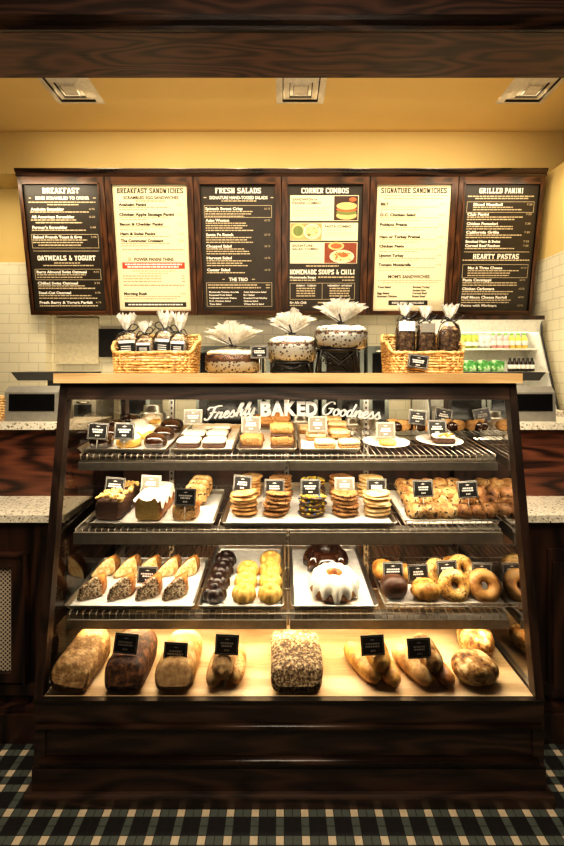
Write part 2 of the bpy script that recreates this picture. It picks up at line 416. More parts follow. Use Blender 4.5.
SLAB = {
 'A': 'd0.1,0,0.45,1 d0.9,0,0.55,1 h.2,.8,.35 h.0,.32,0 h.68,1,0 h.3,.6,1', 'B': 'v.22,0,1 h0,.8,1 h.2,.8,.5 h0,.8,0 v.84,.06,.44 v.82,.56,.94',
 'C': 'v.14,.1,.9 h.2,.85,1 h.2,.85,0 v.88,.7,1 v.88,0,.25', 'D': 'v.22,0,1 h0,.8,1 h0,.8,0 v.88,.08,.92', 'E': 'v.22,0,1 h0,.9,1 h.2,.65,.5 h0,.9,0 v.88,.75,1 v.88,0,.25',
 'F': 'v.22,0,1 h0,.9,1 h.2,.65,.5 h0,.5,0 v.88,.75,1', 'G': 'v.14,.1,.9 h.2,.85,1 h.2,.85,0 v.86,.75,1 v.86,0,.42 h.55,1,.45', 'H': 'v.2,0,1 v.8,0,1 h.2,.8,.5 h0,.4,0 h.6,1,0 h0,.4,1 h.6,1,1',
 'I': 'v.5,0,1 h.2,.8,0 h.2,.8,1', 'K': 'v.2,0,1 d.3,.45,.8,1 d.4,.55,.85,0 h0,.4,0 h.65,1,0 h0,.4,1 h.6,1,1', 'L': 'v.25,0,1 h0,.9,0 h0,.5,1 v.88,0,.3', 'M': 'v.14,0,1 v.86,0,1 d.2,1,.5,.25 d.8,1,.5,.25 h0,.3,0 h.7,1,0 h0,.25,1 h.75,1,1',
 'N': 'v.18,0,1 v.82,0,1 d.2,1,.8,0 h0,.36,0 h.64,1,1 h0,.3,1', 'O': 'v.14,.1,.9 v.86,.1,.9 h.2,.8,0 h.2,.8,1', 'P': 'v.22,0,1 h0,.8,1 h.2,.8,.45 h0,.5,0 v.86,.5,.95', 'R': 'v.22,0,1 h0,.8,1 h.2,.8,.5 v.84,.55,.95 d.5,.5,.88,0 h0,.42,0 h.7,1,0',
 'S': 'h.15,.85,1 h.15,.85,0 h.2,.8,.5 v.14,.55,.95 v.86,.05,.45 v.86,.75,1 v.14,0,.25', 'T': 'v.5,0,1 h0,1,1 h.28,.72,0 v.06,.72,1 v.94,.72,1', 'U': 'v.18,.08,1 v.82,.08,1 h.25,.75,0 h0,.38,1 h.62,1,1', 'V': 'd.15,1,.5,0 d.85,1,.5,0 h0,.35,1 h.65,1,1',
 'W': 'd.1,1,.3,0 d.3,0,.5,.8 d.5,.8,.7,0 d.7,0,.9,1 h0,.3,1 h.7,1,1', 'Y': 'd.15,1,.5,.5 d.85,1,.5,.5 v.5,0,.5 h0,.35,1 h.65,1,1 h.28,.72,0', '&': 'v.16,.08,.42 h.2,.7,0 d.2,.5,.55,.9 d.2,.95,.9,0 h.25,.6,1 d.7,.05,.95,.5'}
def add_slab(mb, body, x0, x1, zc, h, frame, mi=0):
    adv = [.55 if c == ' ' else (1.28 if c in 'MW' else .75 if c == 'I' else 1.0) for c in body]; k = (x1-x0)/sum(adv); x = x0; z0 = zc-h/2
    O, ex, ey, nn = frame
    for c, a in zip(body, adv):
        w = k*a*.84
        for st in (SLAB.get(c, '').split() if c != ' ' else []):
            q = [float(t_) for t_ in st[1:].split(',')]
            tw, th = k*.27, h*.20
            if st[0] == 'v': add_rect(mb, x+w*q[0]-tw/2, x+w*q[0]+tw/2, z0+h*q[1], z0+h*q[2], frame, mi)
            elif st[0] == 'h': zz_ = z0+th/2+(h-th)*q[2]; add_rect(mb, x+w*q[0], x+w*q[1], zz_-th/2, zz_+th/2, frame, mi, .0005)
            else:
                a0, b0, a1, b1 = x+w*q[0], z0+h*q[1], x+w*q[2], z0+h*q[3]
                mb.add([O+ex*(u_)+ey*v_+nn*.0006 for u_, v_ in ((a0-tw/2, b0), (a0+tw/2, b0), (a1+tw/2, b1), (a1-tw/2, b1))], [(0, 1, 2, 3)], mi)
        x += k*a
def add_rect(mb, x0, x1, z0, z1, frame, mi=0, off=.0004):
    O, ex, ey, nn = frame
    mb.add([O+ex*x+ey*z+nn*off for x, z in ((x0, z0), (x1, z0), (x1, z1), (x0, z1))], [(0, 1, 2, 3)], mi)
def greek(mb, x0, x1, zc, h, frame, mi=0, rnd=random, off=.0005):
    x = x0
    while x < x1-.004:
        w = rnd.uniform(.010, .034); w = min(w, x1-x)
        add_rect(mb, x, x+w, zc-h/2, zc+h/2, frame, mi, off); x += w+.0042
def outline(mb, x0, x1, z0, z1, w, frame, mi=0, off=.0005):
    add_rect(mb, x0, x1, z0, z0+w, frame, mi, off); add_rect(mb, x0, x1, z1-w, z1, frame, mi, off)
    add_rect(mb, x0, x0+w, z0, z1, frame, mi, off); add_rect(mb, x1-w, x1, z0, z1, frame, mi, off)

# ------------------------------------------------------------------ camera
cam = bpy.data.cameras.new('camera'); co = bpy.data.objects.new('camera', cam); COL.objects.link(co)
co.location = (0, 0, H); co.rotation_euler = (PI/2, 0, 0)
cam.sensor_fit = 'HORIZONTAL'; cam.sensor_width = 36; cam.lens = 36*F/564; cam.shift_y = -51/564; cam.clip_start = .02
S.camera = co

# ------------------------------------------------------------------ setting
ZC = 3.15
b = MB(); b.add([(-4, -3, 0), (4, -3, 0), (4, 3.4, 0), (-4, 3.4, 0)], [(0, 1, 2, 3)]); struct('floor', b, 'floor', 'black, grey-green and cream plaid mosaic tile floor', 'floor')
b = MB(); b.box(-4, 4, 1.9, 3.45, ZC, ZC+.05); struct('ceiling', b, 'ceil_paint', 'ochre yellow painted ceiling above the menu boards', 'ceiling')
BW = 3.35
b = MB(); b.box(-4, 1.99, BW, BW+.08, 2.22, 2.84); o = struct('wall_back', b, 'paint', 'yellow painted upper strip of the back wall', 'wall')
b = MB(); b.box(-4, 1.99, BW, BW+.08, 0, 2.22); struct('wall_rear_tiled', b, 'tile_x', 'cream subway tiled back wall under the menu boards', 'wall')
b = MB(); b.box(-4, -1.845, BW-.09, BW, 0, 2.225); struct('wall_left', b, 'tile_x', 'cream tiled wall jog left of the menu boards', 'wall')
b = MB(); b.box(1.97, 2.05, 1.9, BW, 0, 2.22); struct('wall_right', b, 'tile_y', 'cream subway tiled side wall at the right edge', 'wall')
b = MB(); b.box(1.972, 2.05, 1.9, BW, 2.22, 2.84); struct('wall_right_upper', b, 'paint', 'tan painted upper part of the right side wall', 'wall')
b = MB(); b.box(-4, 4, 3.1, 3.43, 2.84, ZC); struct('wall_bulkhead', b, 'paint', 'yellow painted bulkhead above the menu boards', 'wall')
# beam : front face, mouldings, underside
b = MB()
b.prism([(1.75, 2.79), (2.018, 2.79), (2.018, 3.5), (1.75, 3.5)], -4, 4); struct('trim_1', b, 'beam_wood', 'dark stained oak beam crossing the top of the view', 'beam')
b = MB()
def molding(y, z0, steps): return [(y, z0)]+[(y-d, z0+h) for d, h in steps]+[(y, z0+steps[-1][1])]
zz = P(0, 33, 1.75).z
b.prism([(1.75, zz+.002), (1.735, zz+.002), (1.728, zz+.012), (1.738, zz+.022), (1.725, zz+.034), (1.715, zz+.048), (1.73, zz+.062), (1.75, zz+.07)], -4, 4)
struct('trim_2', b, 'crown_wood', 'dark moulding strip along the oak beam', 'trim')

# vents
for (uc, us, lab) in ((68, -1, 'white square ceiling air vent at the left above the first menu boards'), (301, 0, 'white square ceiling air vent in the middle of the ceiling'), (532, 1, 'white square ceiling air vent at the right edge of the ceiling')):
    yc = 2.36; half = .155; xc = {68: -1.325, 301: .118, 532: 1.565}[uc]*1.0
    yc = 418*(ZC-1.37)/(372-103.5)-half
    r = empty('ceiling_vent', (xc, yc, ZC), lab, 'vent', 'ceiling air vents')
    b = MB()
    for (ra, rb, za, zb) in ((1.0, .74, -.002, -.016), (.70, .46, -.004, -.018), (.43, .30, -.006, -.020)):
        A = [(xc+sx*half*ra, yc+sy*half*ra, ZC+za) for sx, sy in ((-1, -1), (1, -1), (1, 1), (-1, 1))]
        B = [(xc+sx*half*rb, yc+sy*half*rb, ZC+zb) for sx, sy in ((-1, -1), (1, -1), (1, 1), (-1, 1))]
        b.add(A+B, [(i, (i+1) % 4, 4+(i+1) % 4, 4+i) for i in range(4)])
    b.box(xc-half*.27, xc+half*.27, yc-half*.27, yc+half*.27, ZC-.02, ZC-.002)
    b.build('diffuser_rings', 'vent', r)
    b = MB(); b.box(xc-half*.86, xc+half*.86, yc-half*.86, yc+half*.86, ZC-.0035, ZC-.001); b.build('duct_opening', 'vent_dark', r)

# ------------------------------------------------------------------ menu boards
MB0 = Vector((0, 3.2, 1.37+57*3.2/F)); MT0 = Vector((0, 3.022, 1.37+204*3.022/F))
UP = (MT0-MB0).normalized(); NN = Vector((0, -UP.z, UP.y)); EX = Vector((1, 0, 0))
def menu_pt(u, v):
    d = Vector(((u-CU)/F, 1, -(v-CV)/F)); t = (MB0-Vector((0, 0, H))).dot(NN)/d.dot(NN)
    p = Vector((0, 0, H))+d*t
    return p.x, (p-MB0).dot(UP), t      # x, height on plane, depth
frameM = (MB0, EX, UP, NN)
MH = (MT0-MB0).length
tops = [(23, 98), (112, 187), (200, 275), (288, 363), (377, 451.5), (465, 539.5)]
XB = []
for a_, c_ in tops:
    x0, _, _ = menu_pt(a_, 184.6); x1, _, _ = menu_pt(c_, 184.6); XB.append((x0, x1))
ZB0 = menu_pt(282, 310.8)[1]; ZB1 = menu_pt(282, 184.6)[1]
edges = [menu_pt(17.5, 176)[0]]+[(XB[i][1]+XB[i+1][0])/2 for i in range(5)]+[menu_pt(545, 176)[0]]
CROWN = menu_pt(282, 177)[1]
def obox(mb, x0, x1, z0, z1, d0, d1, mi=0):
    """box lying on the menu plane; d = distance out along the normal"""
    pts = []
    for z in (z0, z1):
        for x, d in ((x0, d1), (x1, d1), (x1, d0), (x0, d0)):
            pts.append(MB0+EX*x+UP*z+NN*d)
    mb.hexa(pts, mi)
mlabels = ['black menu board headed BREAKFAST in its oak frame', 'cream menu board headed BREAKFAST SANDWICHES in its oak frame', 'black menu board headed FRESH SALADS in its oak frame',
           'black menu board headed CORNER COMBOS with three food pictures', 'cream menu board headed SIGNATURE SANDWICHES in its oak frame', 'black menu board headed GRILLED PANINI and HEARTY PASTAS']
dark = [1, 0, 1, 1, 0, 1]
def vz(v): return menu_pt(282, v)[1]
panels = []
for i in range(6):
    x0, x1 = XB[i]; e0, e1 = edges[i]+.003, edges[i+1]-.003
    r = empty('menu_board', MB0+EX*((x0+x1)/2), mlabels[i], 'menu board', 'menu boards on the back wall')
    b = MB()
    obox(b, e0, x0, .0, CROWN, -.05, .012); obox(b, x0-.012, x0, ZB0-.012, ZB1+.012, .0, .018); b.build('stile', 'menu_wood', r)
    b = MB(); obox(b, x1, e1, 0, CROWN, -.05, .012); obox(b, x1, x1+.012, ZB0-.012, ZB1+.012, .0, .018); b.build('stile', 'menu_wood', r)
    b = MB()
    obox(b, x0, x1, 0, ZB0, -.05, .012); obox(b, x0-.012, x1+.012, ZB0-.012, ZB0, .0, .018); b.build('bottom_rail', 'menu_wood_h', r)
    b = MB(); obox(b, x0, x1, ZB1, CROWN, -.05, .012); obox(b, x0-.012, x1+.012, ZB1, ZB1+.012, .0, .018); b.build('top_rail', 'menu_wood_h', r)
    b = MB(); obox(b, x0, x1, ZB0, ZB1, -.04, 0); b.build('panel', 'menu_dark' if dark[i] else 'menu_cream', r)
    panels.append(r)
b = MB(); xl, xr = edges[0]-.004, edges[-1]+.004
prof = [(0, -.05), (0, .014), (.010, .018), (.016, .020), (.022, .014), (.034, .026), (.046, .030), (MH-CROWN-.008, .029), (MH-CROWN-.008, -.05)]
b.add([MB0+EX*x+UP*(CROWN+z)+NN*d for x in (xl, xr) for z, d in prof], [tuple(range(9)), tuple(range(9, 18))[::-1]]+[(k, 9+k, 9+(k+1) % 9, (k+1) % 9) for k in range(9)])
struct('trim_3', b, 'crown_wood', 'long dark oak crown moulding capping all the menu boards', 'trim')
# two dark hanging fins between bulkhead and crown ends
pxm = 3.11/F    # metres per pixel on the boards
rnd = random.Random(3)
class Page:
    def __init__(s, i):
        s.i = i; s.x0, s.x1 = XB[i]; s.w = s.x1-s.x0; s.hs = []; s.g = MB()
    def X(s, f): return s.x0+s.w*f
    def head(s, txt, v, f0, f1, h, serif=True):
        q = MB(); s.hs.append(('heading' if serif else 'subheading', q))
        if serif: add_slab(q, txt, s.X(f0), s.X(f1), vz(v), h*pxm, frameM)
        else: add_text(q, txt, s.X(f0), s.X(f1), vz(v), h*pxm, frameM, 0, .03)
    def item(s, txt, v, f0=.07, w=None, h=2.6, price=None, pf=.93, bold=.035):
        w = w if w else len(txt)*.0265
        q = MB(); s.hs.append(('item_name', q)); add_text(q, txt, s.X(f0), s.X(f0+w), vz(v), h*pxm, frameM, 0, bold if dark[s.i] else .05)
        if price: add_text(s.g, price, s.X(pf-.075), s.X(pf), vz(v), 1.7*pxm, frameM, 0, .01)
    def fine(s, v, f0, f1, h=1.0): greek(s.g, s.X(f0), s.X(f1), vz(v), h*pxm, frameM, 0, rnd)
    def box(s, v0, v1, f0=.045, f1=.955): outline(s.g, s.X(f0), s.X(f1), vz(v1), vz(v0), .003, frameM)
    def done(s, mh, mt, mg):
        for nm, q in s.hs: q.build(nm, mh, panels[s.i])
        s.g.build('fine_print', mg, panels[s.i])
def vorn(pg, v, f0, f1):   # little side flourishes
    for f in (f0, f1): greek(pg.g, pg.X(f-.02), pg.X(f+.02), vz(v), .9*pxm, frameM, 0, rnd)
p = Page(0)
p.head('BREAKFAST', 190.6, .25, .75, 5.2); p.head('EGGS SCRAMBLED TO ORDER', 198, .15, .87, 3.0, False); vorn(p, 198, .08, .94)
p.fine(202.2, .05, .95); p.fine(204.7, .3, .72)
p.item('Anaheim Scrambler', 209.1, price='4.75'); p.fine(212, .06, .85)
p.item('All American Scrambler', 216.8, price='5.25'); p.fine(220, .06, .68); p.fine(222.7, .12, .75, 1.2)
p.item("Farmer's Scrambler", 227.3, price='5.00'); p.fine(230.2, .06, .8)
p.box(234.2, 248.2); p.item('Baked French Toast & Eggs', 237, price='5.95'); p.fine(240, .06, .8); p.fine(242.5, .06, .75); p.fine(245.2, .13, .72, 1.2)
add_rect(p.g, p.X(.05), p.X(.95), vz(251.3), vz(250.8), frameM)
p.head('OATMEALS & YOGURT', 258, .1, .9, 4.8); p.fine(263, .32, .68); p.fine(265.5, .17, .86)
p.box(269, 280); p.item('Berry Almond Swiss Oatmeal', 271.9, price='4.75'); p.fine(274.8, .07, .75); p.fine(277.3, .07, .7)
p.item('Chilled Swiss Oatmeal', 283.1, price='3.75'); p.fine(285.9, .07, .72); p.fine(288.3, .07, .86, 1.2)
p.item('Steel-Cut Oatmeal', 292.7, price='3.75'); p.fine(295.6, .07, .8); p.fine(298.2, .07, .88)
p.item('Fresh Berry & Yogurt Parfait', 302.4, price='4.75'); p.fine(305.8, .07, .88, 1.2)
p.done('white_board_ink', 'white_board_ink', 'tan_ink')
p = Page(1)
p.head('BREAKFAST SANDWICHES', 190.8, .06, .95, 4.7); p.head('SCRAMBLED EGG SANDWICHES', 197.6, .14, .88, 2.9, False); p.fine(201, .3, .7)
for t_, v, n2 in (('Anaheim Panini', 204.6, 2), ('Chicken Apple Sausage Panini', 214.4, 2), ('Bacon & Cheddar Panini', 224.1, 2), ('Ham & Swiss Panini', 233.7, 1), ('The Commuter Croissant', 240.7, 2)):
    p.item(t_, v, .07, price='5.25'); p.fine(v+2.8, .07, .75, .7)
    if n2 > 1: p.fine(v+5.1, .07, .45, .7)
p.fine(249.8, .08, .93, 1.0)
p.head('POWER PANINI THINS', 259.3, .24, .78, 3.2, False); p.fine(271, .2, .8, .7); p.fine(273.2, .3, .7, .7)
for v in (276, 278.8, 281.5): p.fine(v, .07, .6, .9); p.fine(v, .88, .93, .9)
p.fine(285.2, .07, .93, 1.1); p.item('Morning Rush', 293.6, .07, price='6.95'); p.fine(296.4, .07, .85, .7); p.fine(298.8, .07, .8, .7)
p.done('black_ink', 'black_ink', 'brown_ink')
b = MB(); add_rect(b, p.X(.07), p.X(.93), vz(268.8), vz(262.4), frameM, 0)
add_rect(b, p.X(.07), p.X(.93), vz(307), vz(302.2), frameM, 1); add_rect(b, p.X(.15), p.X(.20), vz(261), vz(257.3), frameM, 3)
greek(b, p.X(.11), p.X(.89), vz(264.4), 1.4*pxm, frameM, 2, rnd, .001); greek(b, p.X(.14), p.X(.86), vz(266.9), 1.4*pxm, frameM, 2, rnd, .001)
greek(b, p.X(.12), p.X(.88), vz(304.6), 1.3*pxm, frameM, 2, rnd, .001)
tag(b.build('banner_strips', ['red_ink', 'black_ink', 'white_ink', 'tan_ink'], panels[1]), 'red and black banner strips with white lettering')
p = Page(2)
p.head('FRESH SALADS', 190.6, .2, .82, 5.0); p.head('SIGNATURE HAND-TOSSED SALADS', 197.6, .12, .9, 3.0, False); vorn(p, 197.6, .06, .96); p.fine(201, .28, .75)
p.box(205.3, 217.6)
for t_, v, n2 in (('Spinach Sweet Crisp', 208.6, 3), ('Asian Wonton', 220.3, 4), ('Santa Fe Ranch', 234.6, 3), ('Chopped Salad', 246.1, 3), ('Harvest Salad', 257.9, 3), ('Caesar Salad', 269.8, 1)):
    p.item(t_, v, .06, price='6.25  7.25', pf=.93)
    for q in range(n2): p.fine(v+2.9+2.4*q, .06, rnd.uniform(.55, .72))
p.head('THE TRIO', 279.3, .36, .62, 3.4, False); vorn(p, 279.3, .29, .7)
p.box(282.6, 306.5); p.fine(285, .07, .75, 1.2); p.fine(287.7, .07, .8, 1.2); p.fine(285, .87, .93); p.fine(287.7, .87, .93)
for a_, c_, v in (('Mozzarella Tomato Arugula', 'Asian Edamame Salad', 292), ('Roasted Fruit Salad', 'Egg Salad', 295), ('Southwest Avocado Wedge', 'Roasted Fruit Medley', 298), ('D.C. Chicken Salad', 'Quinoa Salad', 301), ('Tuna Salad', 'Wheat Berry Salad', 304)):
    p.item(a_, v, .08, len(a_)*.0165, 1.5); p.item(c_, v, .56, len(c_)*.0165, 1.5)
p.done('white_board_ink', 'white_board_ink', 'tan_ink')
p = Page(3)
p.head('CORNER COMBOS', 190.6, .18, .82, 5.0)
b = MB()
for v0, v1 in ((195.3, 220.9), (222.7, 240.6), (242.2, 263.5)): add_rect(b, p.X(.03), p.X(.95), vz(v1), vz(v0), frameM, 0)
# pictures: sandwich, pasta bowls, salad
def ellq(mb, fx, v, rx, rv, mi, off):
    pts = []; cx = p.X(fx); cz = vz(v)
    for k in range(14):
        pts.append(MB0+EX*(cx+rx*p.w*math.cos(2*PI*k/14))+UP*(cz+rv*pxm*math.sin(2*PI*k/14))+NN*off)
    mb.add(pts, [tuple(range(14))], mi)
add_rect(b, p.X(.62), p.X(.94), vz(220.3), vz(196), frameM, 1, .0008)
add_rect(b, p.X(.035), p.X(.46), vz(240), vz(223.3), frameM, 2, .0008)
add_rect(b, p.X(.50), p.X(.94), vz(263), vz(242.8), frameM, 3, .0008)
for v_, rv, mi in ((215.5, 4.0, 4), (212.5, 2.5, 6), (209.5, 2.4, 5), (206, 3.6, 4)): ellq(b, .79, v_, .14, rv, mi, .0010+(216-v_)*.00005)
ellq(b, .87, 199.5, .05, 2, 5, .001)
ellq(b, .14, 231, .10, 7, 4, .0010); ellq(b, .33, 231.5, .12, 7.5, 0, .0011); ellq(b, .33, 231.5, .095, 6, 7, .0012); ellq(b, .14, 231, .07, 5, 6, .0012)
ellq(b, .66, 246, .11, 4, 4, .0010); ellq(b, .66, 246, .08, 2.6, 5, .0011); ellq(b, .74, 256.5, .17, 6.5, 0, .0012); ellq(b, .74, 256, .14, 5.2, 7, .0013); ellq(b, .76, 255, .06, 2.5, 5, .0014)
for k in range(30):
    fx, v_ = rnd.uniform(.25, .41), rnd.uniform(227, 236); ellq(b, fx, v_, .012, .7, rnd.choice((6, 4, 7)), .0015)
    fx, v_ = rnd.uniform(.64, .85), rnd.uniform(252.5, 260); ellq(b, fx, v_, .012, .7, rnd.choice((6, 5, 4)), .0016)
for txt, f0, f1, v in (('SANDWICH or', .06, .40, 199.4), ('PANINI COMBO', .06, .44, 203), ('PASTA COMBO', .50, .86, 226.4), ('SIGNATURE', .06, .34, 245.6), ('SALAD COMBO', .06, .42, 249)):
    add_text(b, txt, p.X(f0), p.X(f1), vz(v), 2.3*pxm, frameM, 8, .02, .001)
for f0, f1, v in ((.06, .58, 208), (.06, .5, 210.5), (.06, .56, 213), (.06, .56, 215.8), (.5, .8, 230), (.5, .92, 233), (.5, .85, 235.6), (.06, .45, 253.5), (.06, .4, 256), (.06, .45, 259)):
    greek(b, p.X(f0), p.X(f1), vz(v), .7*pxm, frameM, 9, rnd, .001)
for nm, c in (('pic_dark', (.05, .02, .012)), ('pic_tan', (.50, .33, .14)), ('pic_red', (.24, .05, .02)), ('pic_bread', (.72, .48, .2)), ('pic_tomato', (.62, .13, .04)), ('pic_leaf', (.17, .22, .06)), ('pic_pasta', (.78, .62, .30))): M[nm] = plain(nm, c, .5)
tag(b.build('combo_cards', ['menu_cream', 'pic_dark', 'pic_tan', 'pic_red', 'pic_bread', 'pic_tomato', 'pic_leaf', 'pic_pasta', 'black_ink', 'tan_ink'], panels[3]), 'three cream cards with pictures of a sandwich, pasta and salad')
p.fine(266, .25, .7, 1.2); p.head('HOMEMADE SOUPS & CHILI', 272, .03, .93, 4.8)
p.item('Homemade Soups', 277.2, .03, .36, 2.3); p.fine(277.2, .42, .92, 1.3); p.fine(280.2, .03, .4, 1); p.fine(280.2, .75, .92, 1)
p.box(283, 299.6, .03, .93); add_rect(p.g, p.X(.475), p.X(.48), vz(299.5), vz(283.2), frameM)
p.item('SUNDAY - TUESDAY', 285.6, .12, .28, 1.6); p.item('WEDNESDAY - SATURDAY', 285.6, .55, .34, 1.6)
for q in range(4):
    p.fine(288.4+2.5*q, .12, .38, 1.2); p.fine(288.4+2.5*q, .58, .86, 1.2)
p.item("Big Al's Chili", 302.6, .03, .23, 2.3); p.fine(305.4, .03, .22); p.fine(302.6, .42, .8, 1.3)
p.done('white_board_ink', 'white_board_ink', 'tan_ink')
p = Page(4)
p.head('SIGNATURE SANDWICHES', 190.6, .06, .95, 4.8); p.fine(195.7, .05, .95, .7); p.fine(198.5, .1, .9, .7)
for t_, v in (('BBLT', 204), ('D.C. Chicken Salad', 214.8), ('Poblano Fresca', 224.5), ('Ham or Turkey Pretzel', 236.8), ('Chicken Pesto', 246.1), ('Uptown Turkey', 255.5), ('Tomato Mozzarella', 264.7)):
    p.item(t_, v, .06, price='5.95'); p.fine(v+3, .06, .85, .6); p.fine(v+5.4, .06, .6, .6)
p.head("MOM'S SANDWICHES", 276.6, .2, .78, 3.2, False); p.fine(280.4, .06, .94, .6); p.fine(282.8, .12, .9, .6)
for a_, c_, v in (('Tuna Salad', 'Smoked Turkey', 287), (None, 'Smoked Ham', 290.3), ('Egg Salad', 'Corned Beef', 293.2), ('Roasted Chicken', 'Roast Beef', 296.3)):
    if a_: p.item(a_, v, .06, len(a_)*.0185, 1.9)
    p.item(c_, v, .55, len(c_)*.0185, 1.9)
p.done('black_ink', 'black_ink', 'brown_ink')
b = MB(); add_rect(b, p.X(.22), p.X(.77), vz(305.2), vz(300.4), frameM, 0)
add_text(b, "KIDS' MENU AVAILABLE", p.X(.27), p.X(.72), vz(302.8), 1.9*pxm, frameM, 1, .02, .001)
b.build('banner_strips', ['black_ink', 'white_ink'], panels[4])
p = Page(5)
p.head('GRILLED PANINI', 190.7, .2, .8, 5.0); p.fine(196.3, .05, .95, 1.1); p.fine(198.5, .15, .87, 1.1)
p.box(201.6, 212.6); p.box(264.4, 277.9)
for t_, v, n2, f0 in (('Sliced Meatball', 204.4, 2, .13), ('Club Panini', 214.2, 2, .06), ('Chicken Pomodori', 223.6, 2, .06), ('California Grille', 232.2, 2, .06), ('Smoked Ham & Swiss', 241.4, 0, .06), ('Corned Beef Reuben', 245.6, 1, .06),
                   ('Mac & Three Cheese', 267.8, 3, .12), ('Pasta Cavatappi', 279.9, 2, .06), ('Chicken Carbonara', 288.7, 2, .06), ('Half Moon Cheese Ravioli', 297.2, 2, .06), ('Penne with Marinara', 305.4, 0, .06)):
    p.item(t_, v, f0, price='7.25' if v < 250 else '6.25 7.25')
    for q in range(n2): p.fine(v+2.9+2.4*q, f0, rnd.uniform(.65, .85))
add_rect(p.g, p.X(.05), p.X(.95), vz(252.2), vz(251.7), frameM)
p.head('HEARTY PASTAS', 256.4, .18, .82, 4.8); p.fine(260.2, .04, .96, 1.1)
p.done('white_board_ink', 'white_board_ink', 'tan_ink')

# ------------------------------------------------------------------ display case
CX = .022; HW = .81
def gy(z): return 1.34+(z-.328)*.16
case = empty('display_case', (CX, 1.6, 0), 'large dark oak bakery display case with slanted glass front and lit wire shelves', 'display case')
b = MB(); b.box(CX-.817, CX+.817, 1.328, 2.1, .035, .113); b.build('plinth', 'case_wood', case)
b = MB(); b.prism([(1.309, 0), (1.309, .032), (1.312, .037), (1.318, .038), (1.53, .038), (1.53, 0)], CX-.834, CX+.834); b.box(CX-.815, CX+.815, 1.53, 2.1, 0, .038); b.build('base_moulding', 'case_wood', case)
b = MB()
b.box(CX-.808, CX+.808, 1.335, 2.1, .106, .326); b.build('body', 'case_wood', case)
b = MB(); b.box(CX-.81, CX+.81, 1.328, 1.336, .252, .324); b.box(CX-.81, CX-.775, 1.328, 1.336, .11, .252); b.box(CX+.775, CX+.81, 1.328, 1.336, .11, .252); b.box(CX-.775, CX+.775, 1.328, 1.336, .11, .125); b.build('front_frame', 'case_wood', case)
b = MB()
b.prism([(1.328, .238), (1.318, .240), (1.314, .246), (1.318, .253), (1.328, .256)], CX-.80, CX+.80, 0, True)
b.prism([(1.334, .126), (1.320, .128), (1.315, .134), (1.320, .142), (1.334, .147)], CX-.79, CX+.79, 0, True)
b.build('bead_moulding', 'crown_wood', case)
b = MB(); b.box(CX-.812, CX+.812, 1.322, 1.341, .322, .330); b.build('glass_sill', 'sill', case)
b = MB(); b.box(CX-.785, CX+.785, 1.341, 2.0, .326, .331); b.build('bottom_deck', 'deck', case)
for sx in (-1, 1):
    b = MB(); x0 = CX+sx*.79; b.box(min(x0, x0+sx*.012), max(x0, x0+sx*.012), 1.352, 2.0, .326, .338); b.build('deck_trim', 'steel', case)
    # slanted front post
    b = MB(); xa, xb = sorted((CX+sx*.812, CX+sx*.784)); z0, z1 = .33, 1.33
    b.hexa([(xa, gy(z0)-.012, z0), (xb, gy(z0)-.012, z0), (xb, gy(z0)+.022, z0), (xa, gy(z0)+.022, z0), (xa, gy(z1)-.012, z1), (xb, gy(z1)-.012, z1), (xb, gy(z1)+.022, z1), (xa, gy(z1)+.022, z1)])
    b.build('corner_post', 'case_wood_v', case)
    b = MB(); xa, xb = sorted((CX+sx*.812, CX+sx*.79)); b.box(xa, xb, 2.05, 2.1, .326, 1.33); b.build('rear_post', 'case_wood_v', case)
    b = MB(); x = CX+sx*.80
    b.add([(x, gy(.331)+.024, .331), (x, 2.05, .331), (x, 2.05, 1.27), (x, gy(1.27)+.024, 1.27)], [(0, 1, 2, 3)]); b.build('side_glass', 'side_glass', case)
b = MB(); z0, z1 = 1.272, 1.331
b.hexa([(CX-.79, gy(z0)-.012, z0), (CX+.79, gy(z0)-.012, z0), (CX+.79, gy(z0)+.03, z0), (CX-.79, gy(z0)+.03, z0), (CX-.79, gy(z1)-.012, z1), (CX+.79, gy(z1)-.012, z1), (CX+.79, gy(z1)+.03, z1), (CX-.79, gy(z1)+.03, z1)])
b.box(CX-.79, CX+.79, 2.06, 2.1, 1.27, 1.331)
for sx in (-1, 1):
    xa, xb = sorted((CX+sx*.812, CX+sx*.785)); b.box(xa, xb, 1.52, 2.06, 1.272, 1.331)
b.build('header_rail', 'case_wood', case)
b = MB(); b.box(CX-.822, CX+.82, 1.462, 2.13, 1.331, 1.365); ct = b.build('counter_top', 'maple', case)
b = MB(); b.add([(CX-.785, gy(.334), .334), (CX+.785, gy(.334), .334), (CX+.785, gy(1.273), 1.273), (CX-.785, gy(1.273), 1.273)], [(0, 1, 2, 3)]); fg = b.build('front_glass', 'glass', case)
b = MB(); b.box(CX-.79, CX+.79, 2.02, 2.04, .326, 1.04); b.build('back_panel', 'cab_wood', case)
b = MB()
for x in (CX-.55, CX, CX+.38, ):
    b.box(x-.012, x+.012, 2.0, 2.02, .33, 1.27)
    for k in range(34): b.box(x-.004, x+.004, 1.998, 2.0, .36+k*.026, .372+k*.026, 1)
b.box(CX-.425, CX-.385, 2.03, 2.06, 1.04, 1.27, 1); b.box(CX+.25, CX+.27, 2.03, 2.06, 1.04, 1.27, 1)
b.build('rear_uprights', ['steel', 'black'], case)

# lettering on the front glass
frG = (Vector((CX, gy(1.0)-.0015, 1.0)), EX, Vector((0, .16, 1)).normalized(), Vector((0, -1, .16)).normalized())
def gpt(u, v):
    d = Vector(((u-CU)/F, 1, -(v-CV)/F)); t = (frG[0]-Vector((0, 0, H))).dot(frG[3])/d.dot(frG[3]); q = Vector((0, 0, H))+d*t
    return (q-frG[0]).dot(frG[1]), (q-frG[0]).dot(frG[2])
b = MB()
